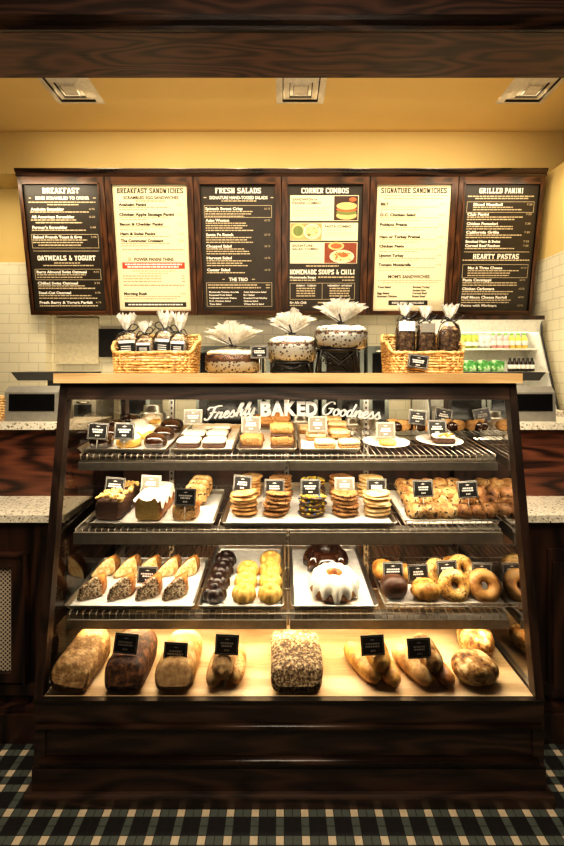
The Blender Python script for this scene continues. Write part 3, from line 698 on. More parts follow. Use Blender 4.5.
# BAKED with each letter fitted on the arch
for ch, u0, u1, vb in (('B', 260.5, 271.5, 415.6), ('A', 271, 284, 415.2), ('K', 284.5, 296.5, 415), ('E', 297, 305.5, 415.2), ('D', 306, 317.5, 415.6)):
    x0, z0 = gpt(u0, vb); x1, z1 = gpt(u1, vb-14)
    add_text(b, ch, x0, x1, (z0+z1)/2, z1-z0, frG, 0, .05, .0005)
b.build('baked_lettering', 'white_ink', fg)
def spline(pts, n=6):
    out = []; q = [pts[0]]+list(pts)+[pts[-1]]
    for i in range(1, len(q)-2):
        for k in range(n):
            t = k/n; a, c, d, e = (Vector(x) for x in q[i-1:i+3])
            out.append(.5*((2*c)+(d-a)*t+(2*a-5*c+4*d-e)*t*t+(3*c-a-3*d+e)*t**3))
    out.append(Vector(pts[-1])); return out
SCR = {  # strokes (x,y) with x-height 1, slant applied later; advance
 'F': ([[(.0, .35), (.15, .05), (.55, .15), (.85, 1.0), (1.0, 2.1)], [(.1, 1.75), (.3, 2.15), (.9, 2.1), (1.4, 2.25), (1.9, 2.2)], [(.5, 1.15), (.9, 1.2), (1.35, 1.2)]], 1.35),
 'r': ([[(0, .1), (.25, .9), (.35, 1.1), (.42, .9), (.75, .95), (.7, .6), (.62, .15), (.85, .1), (1.0, .3)]], .92),
 'e': ([[(0, .2), (.45, .5), (.72, .8), (.5, 1.02), (.25, .75), (.22, .3), (.5, .02), (.8, .15), (.95, .35)]], .85),
 's': ([[(0, .2), (.45, 1.05), (.5, .8), (.72, .4), (.55, .05), (.2, .08)], [(.55, .05), (.9, .3)]], .82),
 'h': ([[(0, .2), (.5, 1.4), (.65, 2.1), (.42, 2.2), (.28, 1.4), (.2, .0)], [(.22, .3), (.5, .95), (.75, .95), (.72, .4), (.82, .03), (1.05, .3)]], 1.0),
 'l': ([[(0, .2), (.45, 1.3), (.62, 2.05), (.42, 2.2), (.28, 1.4), (.25, .3), (.42, .0), (.65, .3)]], .6),
 'y': ([[(0, .9), (.12, 1.0), (.15, .3), (.35, .05), (.6, .3), (.75, 1.0)], [(.75, 1.0), (.68, 0), (.5, -.8), (.2, -.9), (.2, -.5), (.9, .2)]], .9),
 'G': ([[(1.35, 1.85), (1.3, 2.15), (.85, 2.2), (.3, 1.6), (.1, .8), (.35, .08), (.8, .05), (1.15, .5), (1.2, .95)], [(.75, .95), (1.2, 1.0), (1.5, .95)]], 1.5),
 'o': ([[(.45, 1.0), (.15, .75), (.12, .25), (.4, .0), (.7, .3), (.68, .8), (.45, 1.0), (.6, .75), (1.0, .8)]], .88),
 'd': ([[(.65, .85), (.4, 1.0), (.12, .65), (.15, .15), (.4, .02), (.65, .4)], [(.95, 2.2), (.75, 1.2), (.68, .3), (.8, .02), (1.05, .3)]], 1.0),
 'n': ([[(0, .2), (.2, .95), (.25, .5), (.2, 0)], [(.24, .35), (.5, .95), (.75, .95), (.72, .4), (.82, .03), (1.05, .3)]], 1.0),
}
def script(word, u0, v0, u1, v1, px):
    """word set along the baseline from (u0,v0) to (u1,v1) on the glass; px = x-height"""
    tot = sum(SCR[c][1] for c in word); b = MB(); x = 0
    for c in word:
        for st in SCR[c][0]:
            cap = .8 if c in 'FGhld' else 1
            pts = []
            for q in spline([(p_[0], p_[1], 0) for p_ in st]):
                yy = q.y*px*(.88 if q.y > 1.1 else 1); xx = (x+q.x)/tot
                u = u0+(u1-u0)*xx+yy*.30; v = v0+(v1-v0)*xx-yy
                gx, gz = gpt(u, v); pts.append(frG[0]+frG[1]*gx+frG[2]*gz+frG[3]*.0006)
            wd = [.0021+.0016*abs(((pts[min(i+1, len(pts)-1)]-pts[max(i-1, 0)]).normalized()).z) for i in range(len(pts))]
            L_, R_ = [], []
            for i, q in enumerate(pts):
                d = (pts[min(i+1, len(pts)-1)]-pts[max(i-1, 0)]).normalized(); nrm = d.cross(frG[3]).normalized()*wd[i]
                L_.append(q+nrm); R_.append(q-nrm)
            n = len(pts)
            b.add(L_+R_, [(i, i+1, n+i+1, n+i) for i in range(n-1)])
        x += SCR[c][1]
    return b
script('Freshly', 204, 420.5, 254, 414.2, 6.6).build('freshly_lettering', 'white_ink', fg)
script('Goodness', 321, 414.3, 379.5, 419.6, 6.6).build('goodness_lettering', 'white_ink', fg)

# shelves
SH = {1: dict(y=1.565, z=1.062, s=.10, lz0=1.004, lz1=1.034), 2: dict(y=1.53, z=.797, s=.085, lz0=.744, lz1=.786), 3: dict(y=1.485, z=.517, s=.073, lz0=.4636, lz1=.4955)}
YB = 1.98
def shz(k, y):
    if k == 0: return .331
    s = SH[k]; return s['z']+s['s']*(y-s['y'])
TRAY_T = .006
def on(k, u, v, lift=0.0):
    """world point where pixel (u,v) meets the surface of shelf k"""
    if k == 0: Y = F*(H-.331-lift)/(v-CV)
    else:
        s = SH[k]; Y = F*(H-s['z']-TRAY_T-lift+s['s']*s['y'])/((v-CV)+F*s['s'])
    return Vector(((u-CU)*Y/F, Y, H-(v-CV)*Y/F))
for k in (1, 2, 3):
    s = SH[k]; y0 = s['y']
    sh = bpy.data.objects.new('wire_shelf', None); COL.objects.link(sh); sh.parent = case; sh.location = (0, 0, 0)
    b = MB(); nw = 66
    for i in range(nw+1):
        x = CX-.775+1.55*i/nw
        b.tube([(x, y0, s['z']-.002), (x, YB, shz(k, YB)-.002)], .0016, 4)
        b.tube([(x, y0-.003, s['z']-.002), (x, y0-.003, s['z']-.024)], .0018, 4)
    for yy in (y0, y0+.15, y0+.30, YB): b.tube([(CX-.778, yy, shz(k, yy)-.005), (CX+.778, yy, shz(k, yy)-.005)], .0028, 6)
    b.tube([(CX-.778, y0-.003, s['z']-.024), (CX+.778, y0-.003, s['z']-.024)], .0028, 6)
    for sx in (-1, 1): b.tube([(CX+sx*.778, y0, s['z']-.002), (CX+sx*.778, YB, shz(k, YB)-.002)], .0028, 6)
    b.build('wire_rack', 'wire', sh)
    for xa, xb in ((CX-.78, CX-.006), (CX+.006, CX+.78)):
        b = MB(); b.prism([(y0-.012, s['lz0']), (y0-.012, s['lz1']), (y0+.05, s['lz1']+.004), (y0+.05, s['lz1']), (y0-.006, s['lz1']-.004), (y0-.006, s['lz0'])], xa, xb)
        b.build('light_valance', 'steel_dark', sh)
    b = MB()
    for x in (CX-.776, CX, CX+.776): b.prism([(y0, s['lz0']+.008), (y0, s['lz1']+.012), (2.0, shz(k, 2.0)-.012), (2.0, shz(k, 2.0)-.06)], x-.003, x+.003)
    b.build('shelf_bracket', 'steel_dark', sh)

# ------------------------------------------------------------------ side counters
for sx in (-1, 1):
    lab = 'left' if sx < 0 else 'right'
    xi = CX+sx*.83; xo = sx*2.6 if sx < 0 else 1.965
    xa, xb = sorted((xi, xo))
    c = empty('service_counter', ((xa+xb)/2, 1.8, 0), f'dark oak service counter with two speckled stone ledges {lab} of the display case', 'counter', 'service counters beside the display case')
    b = MB(); b.box(xa, xb, 1.58, 1.80, .06, .812); b.box(xa, xb, 1.565, 1.58, .16, .20)
    b.box(xa, xb, 1.54, 1.80, 0, .105); b.box(xa, xb, 1.55, 1.58, .105, .125)
    b.build('lower_cabinet', 'cab_wood', c)
    b = MB(); b.box(xa, xb, 1.79, 2.02, 0, 1.128); b.build('upper_panel', 'panel_wood', c)
    b = MB(); b.box(xa, xb, 1.75, 1.99 if True else 2, 1.128, 1.157); b.build('upper_ledge', 'stone', c)
    b = MB(); b.box(xa, xb, 1.548, 1.79, .812, .839); b.build('lower_ledge', 'stone', c)
    # pilaster and raised frame
    b = MB()
    pts = [P(u, 500, 1.56).x for u in ((14, 26, 36, 46) if sx < 0 else (550, 552, 530, 540))]
    if sx < 0:
        xL = -1.30; xR = P(25, 500, 1.56).x
        z0, z1 = P(0, 682, 1.56).z, P(0, 556, 1.56).z; zi0, zi1 = P(0, 673, 1.56).z, P(0, 567, 1.56).z; xi_ = P(12, 500, 1.56).x
        b.box(xi_, xR, 1.555, 1.58, z0, z1); b.box(xL, xi_, 1.555, 1.58, z0, zi0); b.box(xL, xi_, 1.555, 1.58, zi1, z1)
        b.box(xR, xR+.006, 1.548, 1.58, z0-.006, z1+.006); b.box(xL, xR, 1.548, 1.58, z1, z1+.008)
        b.box(P(34, 500, 1.56).x, xb, 1.57, 1.58, .2, .80)
        b.build('raised_frame', 'cab_wood', c)
        b = MB(); b.box(xL, xi_, 1.572, 1.578, zi0, zi1); b.build('perforated_grille', 'grille', c)
    else:
        xL = P(550, 500, 1.56).x; b.box(xL, xL+.3, 1.57, 1.58, P(0, 700, 1.56).z, P(0, 553, 1.56).z+.01)
        b.box(xL+.015, xL+.28, 1.562, 1.57, P(0, 690, 1.56).z, P(0, 563, 1.56).z)
        b.box(xa, xa+.03, 1.565, 1.58, .2, .80)
        b.build('raised_frame', 'cab_wood', c)

# ------------------------------------------------------------------ point-of-sale devices
def pos(x0, x1, y, lab, grp):
    z = 1.157; r = empty('register_display', ((x0+x1)/2, y, z), lab, 'register', grp)
    b = MB(); b.prism([(y, z), (y+.004, z+.125), (y+.03, z+.150), (y+.11, z+.150), (y+.14, z)], x0, x1); b.build('housing', 'grey_plastic', r)
    b = MB(); b.prism([(y-.001, z+.045), (y+.001, z+.118), (y+.006, z+.118), (y+.004, z+.045)], x0+.02, x1-.014); b.build('screen', 'screen', r)
pos(P(4, 0, 1.80).x, P(57.5, 0, 1.80).x, 1.80, 'grey register display with a black screen on the left stone ledge', 'grey register displays')
pos(P(497, 0, 1.86).x-.0, P(556, 0, 1.80).x, 1.80, 'grey register display with a black screen on the right stone ledge', 'grey register displays')
def monitor(u0, u1, y, lab, flip):
    x0, x1 = P(u0, 0, y).x, P(u1, 0, y).x; z = 1.325
    r = empty('register_monitor', ((x0+x1)/2, y, .9), lab, 'monitor', 'black register monitors')
    b = MB(); t_ = .03
    b.hexa([(x0+t_*(1-flip), y, z), (x1-t_*flip, y, z), (x1-t_*flip, y+.14, z), (x0+t_*(1-flip), y+.14, z), (x0, y-.01, z+.044), (x1, y-.01, z+.044), (x1, y+.16, z+.048), (x0, y+.16, z+.048)])
    b.build('body', 'dark_plastic', r)
    b = MB(); b.box((x0+x1)/2-.03, (x0+x1)/2+.03, y+.03, y+.08, .9, z+.01); b.box((x0+x1)/2-.09, (x0+x1)/2+.09, y, y+.14, .9, .915); b.build('stand', 'dark_plastic', r)
monitor(12, 88, 2.2, 'black flat register monitor seen edge-on behind the left register display', 0)
monitor(440, 545, 2.2, 'black flat register monitor seen edge-on behind the right register display', 1)
# back work counter with machines
c = empty('work_counter', (-.2, 2.9, 0), 'stainless steel work counter along the back wall', 'counter')
b = MB(); b.box(-2.3, .95, 2.75, 3.24, .88, .92); b.build('worktop', 'steel', c)
b = MB(); b.box(-2.28, .93, 2.78, 3.24, 0, .88); b.build('cabinet', 'steel_dark', c)
b = MB(); b.box(-2.2, .9, 2.16, 2.5, .86, .90); b.box(-2.2, .9, 2.18, 2.5, 0, .86); o = b.build('rear_prep_counter', 'steel_dark'); tag(o, 'low steel prep counter just behind the display case', 'counter')
def machine(u0, u1, vt, y, d, mat, lab, cat='oven', base=.92, kids=True):
    x0, x1 = P(u0, 0, y).x, P(u1, 0, y).x; zt = P(0, vt, y).z
    nm = cat.replace(' ', '_'); r = empty(nm, ((x0+x1)/2, y, base), lab, cat)
    b = MB(); b.box(x0, x1, y, y+d, base+.02, zt)
    for xx in (x0+.02, x1-.02): b.box(xx-.012, xx+.012, y+.02, y+.05, base, base+.02)
    b.build('body', mat, r)
    b = MB(); b.box(x0+.03, x1-.03, y-.006, y, base+.06, zt-.05); b.build('door', 'screen', r)
    b = MB(); b.tube([(x0+.05, y-.02, zt-.035), (x1-.05, y-.02, zt-.035)], .006, 8); b.box(x0+.05, x0+.06, y-.02, y, zt-.04, zt-.03); b.box(x1-.06, x1-.05, y-.02, y, zt-.04, zt-.03); b.build('handle', 'steel', r)
machine(196, 262, 346, 2.85, .35, 'machine', 'wide dark oven behind the leftmost wrapped cake', 'oven')
machine(266, 318, 347, 2.85, .35, 'machine', 'steel sided oven behind the middle wrapped cake', 'oven')
machine(322, 364, 345, 2.82, .35, 'machine', 'dark espresso machine behind the right wrapped cake', 'coffee machine')
machine(368, 389, 346, 2.8, .35, 'machine', 'narrow dark brewer between the wrapped cake and the right basket', 'brewer')
machine(120, 150, 352, 2.85, .3, 'machine', 'dark toaster behind the left basket', 'toaster')
machine(70, 96, 397, 2.8, .3, 'grey_plastic', 'low grey machine on the back counter seen through the left end of the case', 'printer')
machine(452, 470, 392, 2.8, .15, 'machine', 'small dark box on the back counter seen through the right end of the case', 'box')
# canisters
b = MB(); b.lathe([(.04, 0), (.045, .01), (.045, .15), (.04, .155), (.03, .16), (.03, .18), (.0, .182)], 20)
cn = b.build('steel_canister', 'steel')
for n_, (u, y, s) in enumerate(((153, 2.3, 1.6), (166, 2.42, 1.2), (300, 2.3, 1.3), (352, 2.3, 1.2), (366, 2.33, 1.4))):
    lb = ['tall steel canister behind the chocolate domes, left of the lettering', 'shorter steel canister just right of the tall one', 'steel canister behind the lettering word BAKED', 'steel canister behind the letters of Goodness', 'taller steel canister at the end of Goodness'][n_]
    o = cn if n_ == 0 else cn.copy()
    if n_: COL.objects.link(o)
    o.location = (P(u, 0, y).x, y, .90); o.scale = (s,)*3; tag(o, lb, 'canister', 'steel canisters behind the case')
# wall tablet + stainless splash panel
b = MB(); y = 3.33; b.box(P(100, 0, y).x, P(126, 0, y).x, y-.02, y+.02, P(0, 357, y).z, P(0, 329, y).z)
o = b.build('wall_screen', 'black'); tag(o, 'black rectangular screen on the tiled wall behind the left basket', 'screen')
b = MB(); y = 3.34; b.box(P(57, 0, y).x, P(99, 0, y).x, y-.01, y+.0095, P(0, 362, y).z, P(0, 318, y).z); b.box(P(56, 0, y).x, P(100, 0, y).x, y-.02, y+.01, P(0, 364, y).z, P(0, 361.5, y).z)
o = b.build('splash_panel', M['beige']); tag(o, 'plain beige panel on the tiled wall under the first menu board', 'panel')

# open cooler on the right
x0, x1 = 1.02, 1.925
cl = empty('open_cooler', ((x0+x1)/2, 3.1, 0), 'white open-front drinks cooler with two lit shelves beside the right wall', 'cooler')
pf = [(2.905, 1.08), (3.09, 1.70), (3.30, 1.70), (3.30, 0), (2.905, 0)]
for x in (x0, x1-.02):
    b = MB(); b.prism([(2.905, 0), (2.905, 1.10), (3.10, 1.66), (3.10, 1.72), (3.30, 1.72), (3.30, 0)], x, x+.02); b.build('end_panel', 'cooler_white', cl)
    b = MB(); b.tube([(x+.01, 2.895, .95), (x+.01, 2.895, 1.10), (x+.01, 3.085, 1.65), (x+.01, 3.085, 1.76)], .008, 6); b.build('edge_trim', 'black', cl)
b = MB(); b.box(x0, x1, 3.28, 3.30, 0, 1.72); b.build('back_liner', 'cooler_white', cl)
b = MB(); b.box(x0-.005, x1+.005, 3.07, 3.31, 1.755, 1.785); b.build('top_cap', 'cab_wood', cl)
b = MB(); b.prism([(3.10, 1.665), (3.075, 1.755), (3.30, 1.755), (3.30, 1.72), (3.13, 1.70)], x0, x1); b.build('canopy', 'cooler_white', cl)
b = MB(); b.box(x0+.02, x1-.02, 3.12, 3.20, 1.672, 1.69); b.build('canopy_lamp', 'emit_strip', cl)
zS1 = P(0, 348.5, 3.16).z; zS2 = P(0, 371.5, 3.05).z
b = MB(); b.box(x0+.02, x1-.02, 3.12, 3.28, zS1-.012, zS1); b.build('upper_rack', 'cooler_white', cl)
b = MB(); b.box(x0+.02, x1-.02, 2.98, 3.28, zS2-.012, zS2); b.build('lower_rack', 'cooler_white', cl)
b = MB(); b.box(x0+.02, x1-.02, 2.91, 3.28, 1.05, 1.10); b.box(x0+.02, x1-.02, 2.905, 2.93, 0, 1.1); b.build('front_skirt', 'steel_dark', cl)
def bottle_mesh(nm, body, cap, h, r, cup=False):
    bb = MB()
    if cup: bb.lathe([(r*.75, 0), (r, h*.95), (r*1.02, h), (0, h)], 10)
    else: bb.lathe([(r*.9, 0), (r, .01), (r, h*.62), (r*.45, h*.82), (r*.45, h*.86), (0, h*.86)], 10)
    root = bb.build(nm, body)
    c_ = MB(); c_.lathe([(r*.5, h*.84), (r*.5, h), (0, h)] if not cup else [(r*1.05, h), (r*1.05, h*1.05), (0, h*1.08)], 8); c_.build('cap', cap, root, False)
    l_ = MB(); l_.lathe([(r*1.03, h*.2), (r*1.03, h*.5)], 10, caps=(False, False)); l_.build('paper_label', 'white_pack', root, False)
    return root
def row(proto, us, y, z, labs, cat, grp):
    first = True
    for u, lb in zip(us, labs):
        o = proto if first else dup(proto)
        first = False; o.location = (P(u, 0, y).x, y, z); tag(o, lb, cat, grp)
ordn = ['first', 'second', 'third', 'fourth', 'fifth', 'sixth', 'seventh', 'eighth', 'ninth', 'tenth', 'eleventh', 'twelfth']
row(bottle_mesh('juice_bottle', 'lime_juice', 'green_cap', .10, .030, True), (462, 468, 474), 3.18, zS1, [f'lime green cup on the upper cooler shelf, {ordn[i]} from the left' for i in range(3)], 'cup', 'green cups in the cooler')
row(bottle_mesh('yogurt_cup', 'white_pack', 'white_pack', .09, .028, True), (481, 487), 3.18, zS1, [f'white cup on the upper cooler shelf, {ordn[i]} from the left' for i in range(2)], 'cup', 'white cups in the cooler')
row(bottle_mesh('juice_bottle', 'pink_juice', 'green_cap', .12, .023), (493, 499.3, 505.5), 3.18, zS1, [f'pink juice bottle on the upper cooler shelf, {ordn[i]} from the left' for i in range(3)], 'bottle', 'pink juice bottles in the cooler')
row(bottle_mesh('juice_bottle', 'yellow_juice', 'green_cap', .12, .023), (511.7, 518, 524.3), 3.18, zS1, [f'yellow juice bottle on the upper cooler shelf, {ordn[i]} from the left' for i in range(3)], 'bottle', 'yellow juice bottles in the cooler')
row(bottle_mesh('soda_bottle', 'cola', 'black', .10, .017), [510+4.4*i for i in range(6)], 3.06, zS2, [f'dark soda bottle on the lower cooler shelf, {ordn[i]} from the left' for i in range(6)], 'bottle', 'dark soda bottles in the cooler')
def pack(mat):
    bb = MB(); bb.hexa([(-.045, -.03, 0), (.045, -.03, 0), (.045, .03, 0), (-.045, .03, 0), (-.05, -.034, .07), (.05, -.034, .07), (.05, .034, .07), (-.05, .034, .07)]); bb.box(-.05, .05, -.034, .034, .07, .074)
    bb.ell((0, 0, .074), (.04, .028, .012), 10, 6)
    return bb.build('salad_box', mat)
row(pack('green_pack'), (468, 482, 496 - .5), 3.06, zS2, [f'green salad box on the lower cooler shelf, {ordn[i]} from the left' for i in range(3)], 'box', 'salad boxes in the cooler')
row(pack('white_pack'), (503.5,), 3.2, zS2, ['white box between green salad boxes and dark soda bottles'], 'box', None)
# small things at the frame edges
b = MB()
for k in range(9):
    z = 1.157+.012+k*.011; b.tube([(-1.30, 1.80, z), (P(3.5, 0, 1.8).x+.002*(k % 2), 1.80, z), (P(3.5, 0, 1.8).x, 1.93, z), (-1.30, 1.93, z)], .006, 6, 0, True)
o = b.build('wicker_basket', 'wicker'); tag(o, 'sliver of a wicker basket at the left edge beside the register display', 'basket')
b = MB(); b.box(P(555, 0, 2.0).x, P(575, 0, 2.0).x, 2.03, 2.2, .9, P(0, 412, 2.0).z); o = b.build('cream_box', 'stone'); tag(o, 'cream block behind the right stone ledge at the right edge', 'box')

# ------------------------------------------------------------------ trays
def tray(k, u0, u1, depth, label, liner=True, name='baking_tray', v=None, y=None):
    y0 = y or SH[k]['y']+.004
    x0, x1 = (u0-CU)*y0/F, (u1-CU)*y0/F; s = SH[k]['s']; z0 = SH[k]['z']
    r = empty(name, ((x0+x1)/2, y0, z0), label, 'tray', 'baking trays in the case')
    cxm = (x0+x1)/2; ym = y0+depth/2; cs = math.cos(math.atan(s))
    def q(a, c_, z): return Vector((a, c_, z0+s*(c_-SH[k]['y'])+z))
    b = MB(); rim = .014
    def ring(ins, z): 
        pts = []; xa, xb, ya, yb = x0+ins, x1-ins, y0+ins, y0+depth-ins; rr = .014
        for cx_, cy_, a0 in ((xb-rr, ya+rr, -PI/2), (xb-rr, yb-rr, 0), (xa+rr, yb-rr, PI/2), (xa+rr, ya+rr, PI)):
            for i in range(4):
                a = a0+PI/2*i/3; pts.append(q(cx_+rr*math.cos(a), cy_+rr*math.sin(a), z))
        return pts
    b.grid([ring(.010, .0015), ring(.001, .017), ring(-.001, .019), ring(.003, .0195), ring(.012, .0035)], 0, True, True, None, (True, False))
    rg = ring(.012, .0035); b.add(rg, [tuple(range(len(rg)))])
    b.build('pan', 'pan', r)
    if liner:
        b = MB(); b.add([q(x0+.014, y0+.016, .0048), q(x1-.014, y0+.016, .0048), q(x1-.014, y0+depth-.008, .0048), q(x0+.014, y0+depth-.008, .0048),
                         q(x0+.008, y0+depth-.002, .022), q(x1-.008, y0+depth-.002, .022)], [(0, 1, 2, 3), (3, 2, 5, 4)]); b.build('paper_liner', 'paper', r)
    return r
def wire_tray(k, u0, u1, depth, label, h=.028):
    y0 = SH[k]['y']+.004; x0, x1 = (u0-CU)*y0/F, (u1-CU)*y0/F; s = SH[k]['s']; z0 = SH[k]['z']
    r = empty('wire_tray', ((x0+x1)/2, y0, z0), label, 'tray', 'wire trays in the case')
    def q(a, c_, z): return Vector((a, c_, z0+s*(c_-SH[k]['y'])+z))
    b = MB()
    for z, i in ((h, 0), (.012, .008)): b.tube([q(x0+i, y0+i, z), q(x1-i, y0+i, z), q(x1-i, y0+depth-i, z), q(x0+i, y0+depth-i, z)], .0026, 6, 0, True)
    b.build('rim', 'wire', r)
    b = MB(); n = int((x1-x0)/.022)
    for i in range(n+1):
        x = x0+.01+(x1-x0-.02)*i/n; b.tube([q(x, y0, h), q(x, y0+.01, .004), q(x, y0+depth-.01, .004), q(x, y0+depth, h)], .0014, 4)
    for yy in (.1, .2, .3): 
        if yy < depth: b.tube([q(x0, y0+yy, h), q(x0+.01, y0+yy, .004), q(x1-.01, y0+yy, .004), q(x1, y0+yy, h)], .0014, 4)
    b.build('wire_mesh', 'wire', r)
    b = MB(); b.add([q(x0+.02, y0+.03, .0058), q(x1-.02, y0+.03, .0058), q(x1-.02, y0+depth-.02, .0058), q(x0+.02, y0+depth-.02, .0058)], [(0, 1, 2, 3)]); b.build('paper_liner', 'paper', r)
    return r
tray(1, 76, 166, .40, 'aluminium tray of chocolate domes and cream buns, top shelf far left')
tray(1, 169, 233, .40, 'narrow tray of white frosted brownies on the top shelf')
tray(1, 236, 297, .40, 'narrow tray of crumb bars under the word BAKED')
tray(1, 299, 361, .40, 'narrow tray of pale lemon bars on the top shelf')
tray(2, 84, 214, .33, 'aluminium tray of loaf cakes on the middle shelf')
tray(2, 221, 398, .42, 'wide aluminium tray of stacked cookies on the middle shelf')
wire_tray(2, 404, 502, .38, 'wire tray heaped with small scones on the middle shelf')
tray(3, 62.5, 194, .33, 'aluminium tray of scone wedges on the lowest shelf, far left')
tray(3, 197, 284, .44, 'tray of mini bundt cakes on the lowest shelf')
tray(3, 291, 379, .44, 'tray holding two large bundt cakes on the lowest shelf')
wire_tray(3, 385, 516, .32, 'wire tray of bagels and rolls on the lowest shelf')

TT = .0055
def put(o, k, u, v, label, cat, group, rz=0, scale=1, tilt=None, lift=0):
    p = on(k, u, v) if k else on(0, u, v)
    o.location = p+Vector((0, 0, (0 if k == 0 else .0)+lift))
    rx = math.atan(SH[k]['s']) if k else 0
    o.rotation_euler = (rx if tilt is None else tilt, 0, rz); o.scale = (scale,)*3 if isinstance(scale, (int, float)) else scale
    tag(o, label, cat, group); return o
def series(proto, spots, cat, group):
    for i, sp in enumerate(spots):
        o = proto if i == 0 else dup(proto)
        k, u, v, lab = sp[:4]; kw = sp[4] if len(sp) > 4 else {}
        put(o, k, u, v, lab, cat, group, **kw)

# ---- top shelf, tray A
b = MB(); b.ell((0, .042, .022), (.044, .042, .030), 18, 10, 0, 2.6, .06, 1, flat=-.7); g1 = b.build('chocolate_dome', 'choc_glaze')
series(g1, [(1, 97, 449.5, 'glossy chocolate dome at the front left of the top shelf'),
            (1, 105, 441, 'chocolate dome second in the left column, behind its price card'),
            (1, 112, 433.5, 'chocolate dome third in the left column of the top tray'),
            (1, 128, 426.5, 'chocolate dome at the back, above the second price card'),
            (1, 152.5, 449.5, 'front chocolate dome of the right column in the top left tray'),
            (1, 161, 441.5, 'middle chocolate dome of the right column in the top left tray'),
            (1, 169, 434.5, 'rear chocolate dome of the right column in the top left tray', {'scale': 1.15})], 'pastry', 'chocolate glazed domes')
root = empty('cream_bun', (0, 0, 0), cat='pastry')
b = MB(); b.ell((0, .042, .018), (.046, .042, .026), 16, 8, 0, 2.3, .1, 4, flat=-.6); b.build('bun', 'yellow_cake', root, False)
b = MB(); b.ell((0, .044, .028), (.043, .040, .028), 16, 8, 0, 2.1, .16, 9, flat=-.2, fscale=40); b.build('icing', 'white_icing', root, False)
series(root, [(1, 125, 449.5, 'white iced bun at the front of the top left tray'), (1, 130, 441, 'white iced bun second from the front'), (1, 136, 433.5, 'white iced bun third from the front'), (1, 148, 427, 'white iced bun at the back beside the chocolate dome'), (1, 143, 440, 'white iced bun squeezed beside the right chocolate column')], 'pastry', 'white iced buns')
# ---- tray B brownies
def bar(nm, w, d, h, top, side, topn='icing', amp=.05, th=.4, seed=0):
    r = empty(nm, (0, 0, 0))
    b = MB(); b.ell((0, d/2, h*(1-th)/2), (w/2, d/2, h*(1-th)/2), 20, 8, 0, 7, .02, seed); b.build('base', side, r, False)
    b = MB(); b.ell((0, d/2, h*(1-th*.5)), (w/2*1.02, d/2*1.02, h*th*.6), 24, 8, 0, 5, amp, seed+3, fscale=60); b.build(topn, top, r, False)
    return r
br = bar('frosted_brownie', .088, .075, .032, 'white_icing', 'brownie', amp=.1)
series(br, [(1, 187, 449, 'white frosted brownie, front left of its tray'), (1, 213, 449, 'white frosted brownie, front right of its tray'), (1, 193, 441, 'white frosted brownie, middle left of its tray'), (1, 216, 441, 'white frosted brownie, middle right of its tray'), (1, 201, 434, 'white frosted brownie, back left behind the glinting card'), (1, 220, 434, 'white frosted brownie, back right of its tray')], 'brownie', 'white frosted brownies')
cr = bar('crumb_bar', .088, .07, .045, 'crumb', 'brownie', 'crumble', .22, .72)
series(cr, [(1, 251, 449, 'crumb bar alone at the front left of its tray'), (1, 281.5, 449, 'crumb bar at the front right of its tray'), (1, 281.5, 449, 'crumb bar lying on top of the front right one', {'lift': .044}), (1, 281, 441, 'crumb bar second row right of its tray', {'lift': .02}), (1, 280, 432, 'crumb bar at the back right under the lettering', {'lift': .03}), (1, 263, 432, 'crumb bar at the back left behind the grey card', {'lift': .02})], 'pastry', 'crumb bars')
lm = bar('lemon_bar', .082, .065, .028, 'lemon', 'crumb', 'topping', .06, .5)
series(lm, [(1, 325.5, 449, 'pale lemon bar at the front left of its tray'), (1, 350, 449, 'pale lemon bar at the front right of its tray'), (1, 341, 441, 'golden lemon bar in the second row, right', {'lift': .012, 'rz': .15}), (1, 316, 441, 'pale lemon bar in the second row, left'), (1, 337, 434, 'golden lemon bar in the third row, right', {'lift': .02, 'rz': -.2}), (1, 309, 434, 'pale lemon bar at the back left behind the bright card'), (1, 333, 428.5, 'golden lemon bar at the very back, right', {'lift': .02})], 'pastry', 'lemon bars')
# ---- plates
def plate():
    b = MB(); b.lathe([(.03, 0), (.05, .002), (.088, .012), (.092, .0135), (.092, .0155), (.086, .0145), (.05, .0055), (0, .005)], 32); return b.build('serving_plate', 'porcelain')
p1 = plate()
for i, (u, v, lb) in enumerate(((386, 444.5, 'round white plate with a yellow slice on the top shelf'), (439, 443, 'round white plate with a square iced slice on the top shelf'))):
    o = p1 if i == 0 else p1.copy()
    if i: COL.objects.link(o)
    put(o, 1, u, v, lb, 'plate', 'white plates on the top shelf', scale=1.0, lift=0)
pa = on(1, 386, 444.5); pb = on(1, 439, 443)
b = MB(); b.ell((0, 0, .012), (.035, .022, .012), 16, 8, 0, 3, .1, 2, flat=-.9); o = b.build('lemon_slice', 'yellow_cake'); o.location = pa+Vector((0, -.03, .0015)); tag(o, 'flat yellow slice on the left white plate', 'pastry')
r = bar('iced_slice', .085, .06, .03, 'white_icing', 'brownie'); r.location = pb+Vector((.006, -.045, .006)); r.rotation_euler = (.1, 0, -.12); tag(r, 'square white iced slice on the right white plate', 'pastry')
b = MB()
for k in range(2):
    b.tube([(-.03+.03*k, -.02, .034), (-.01+.03*k, .0, .037), (.015+.02*k, .02, .034)], .004, 6)
b.build('chocolate_drizzle', 'yellow_cake', r, False)
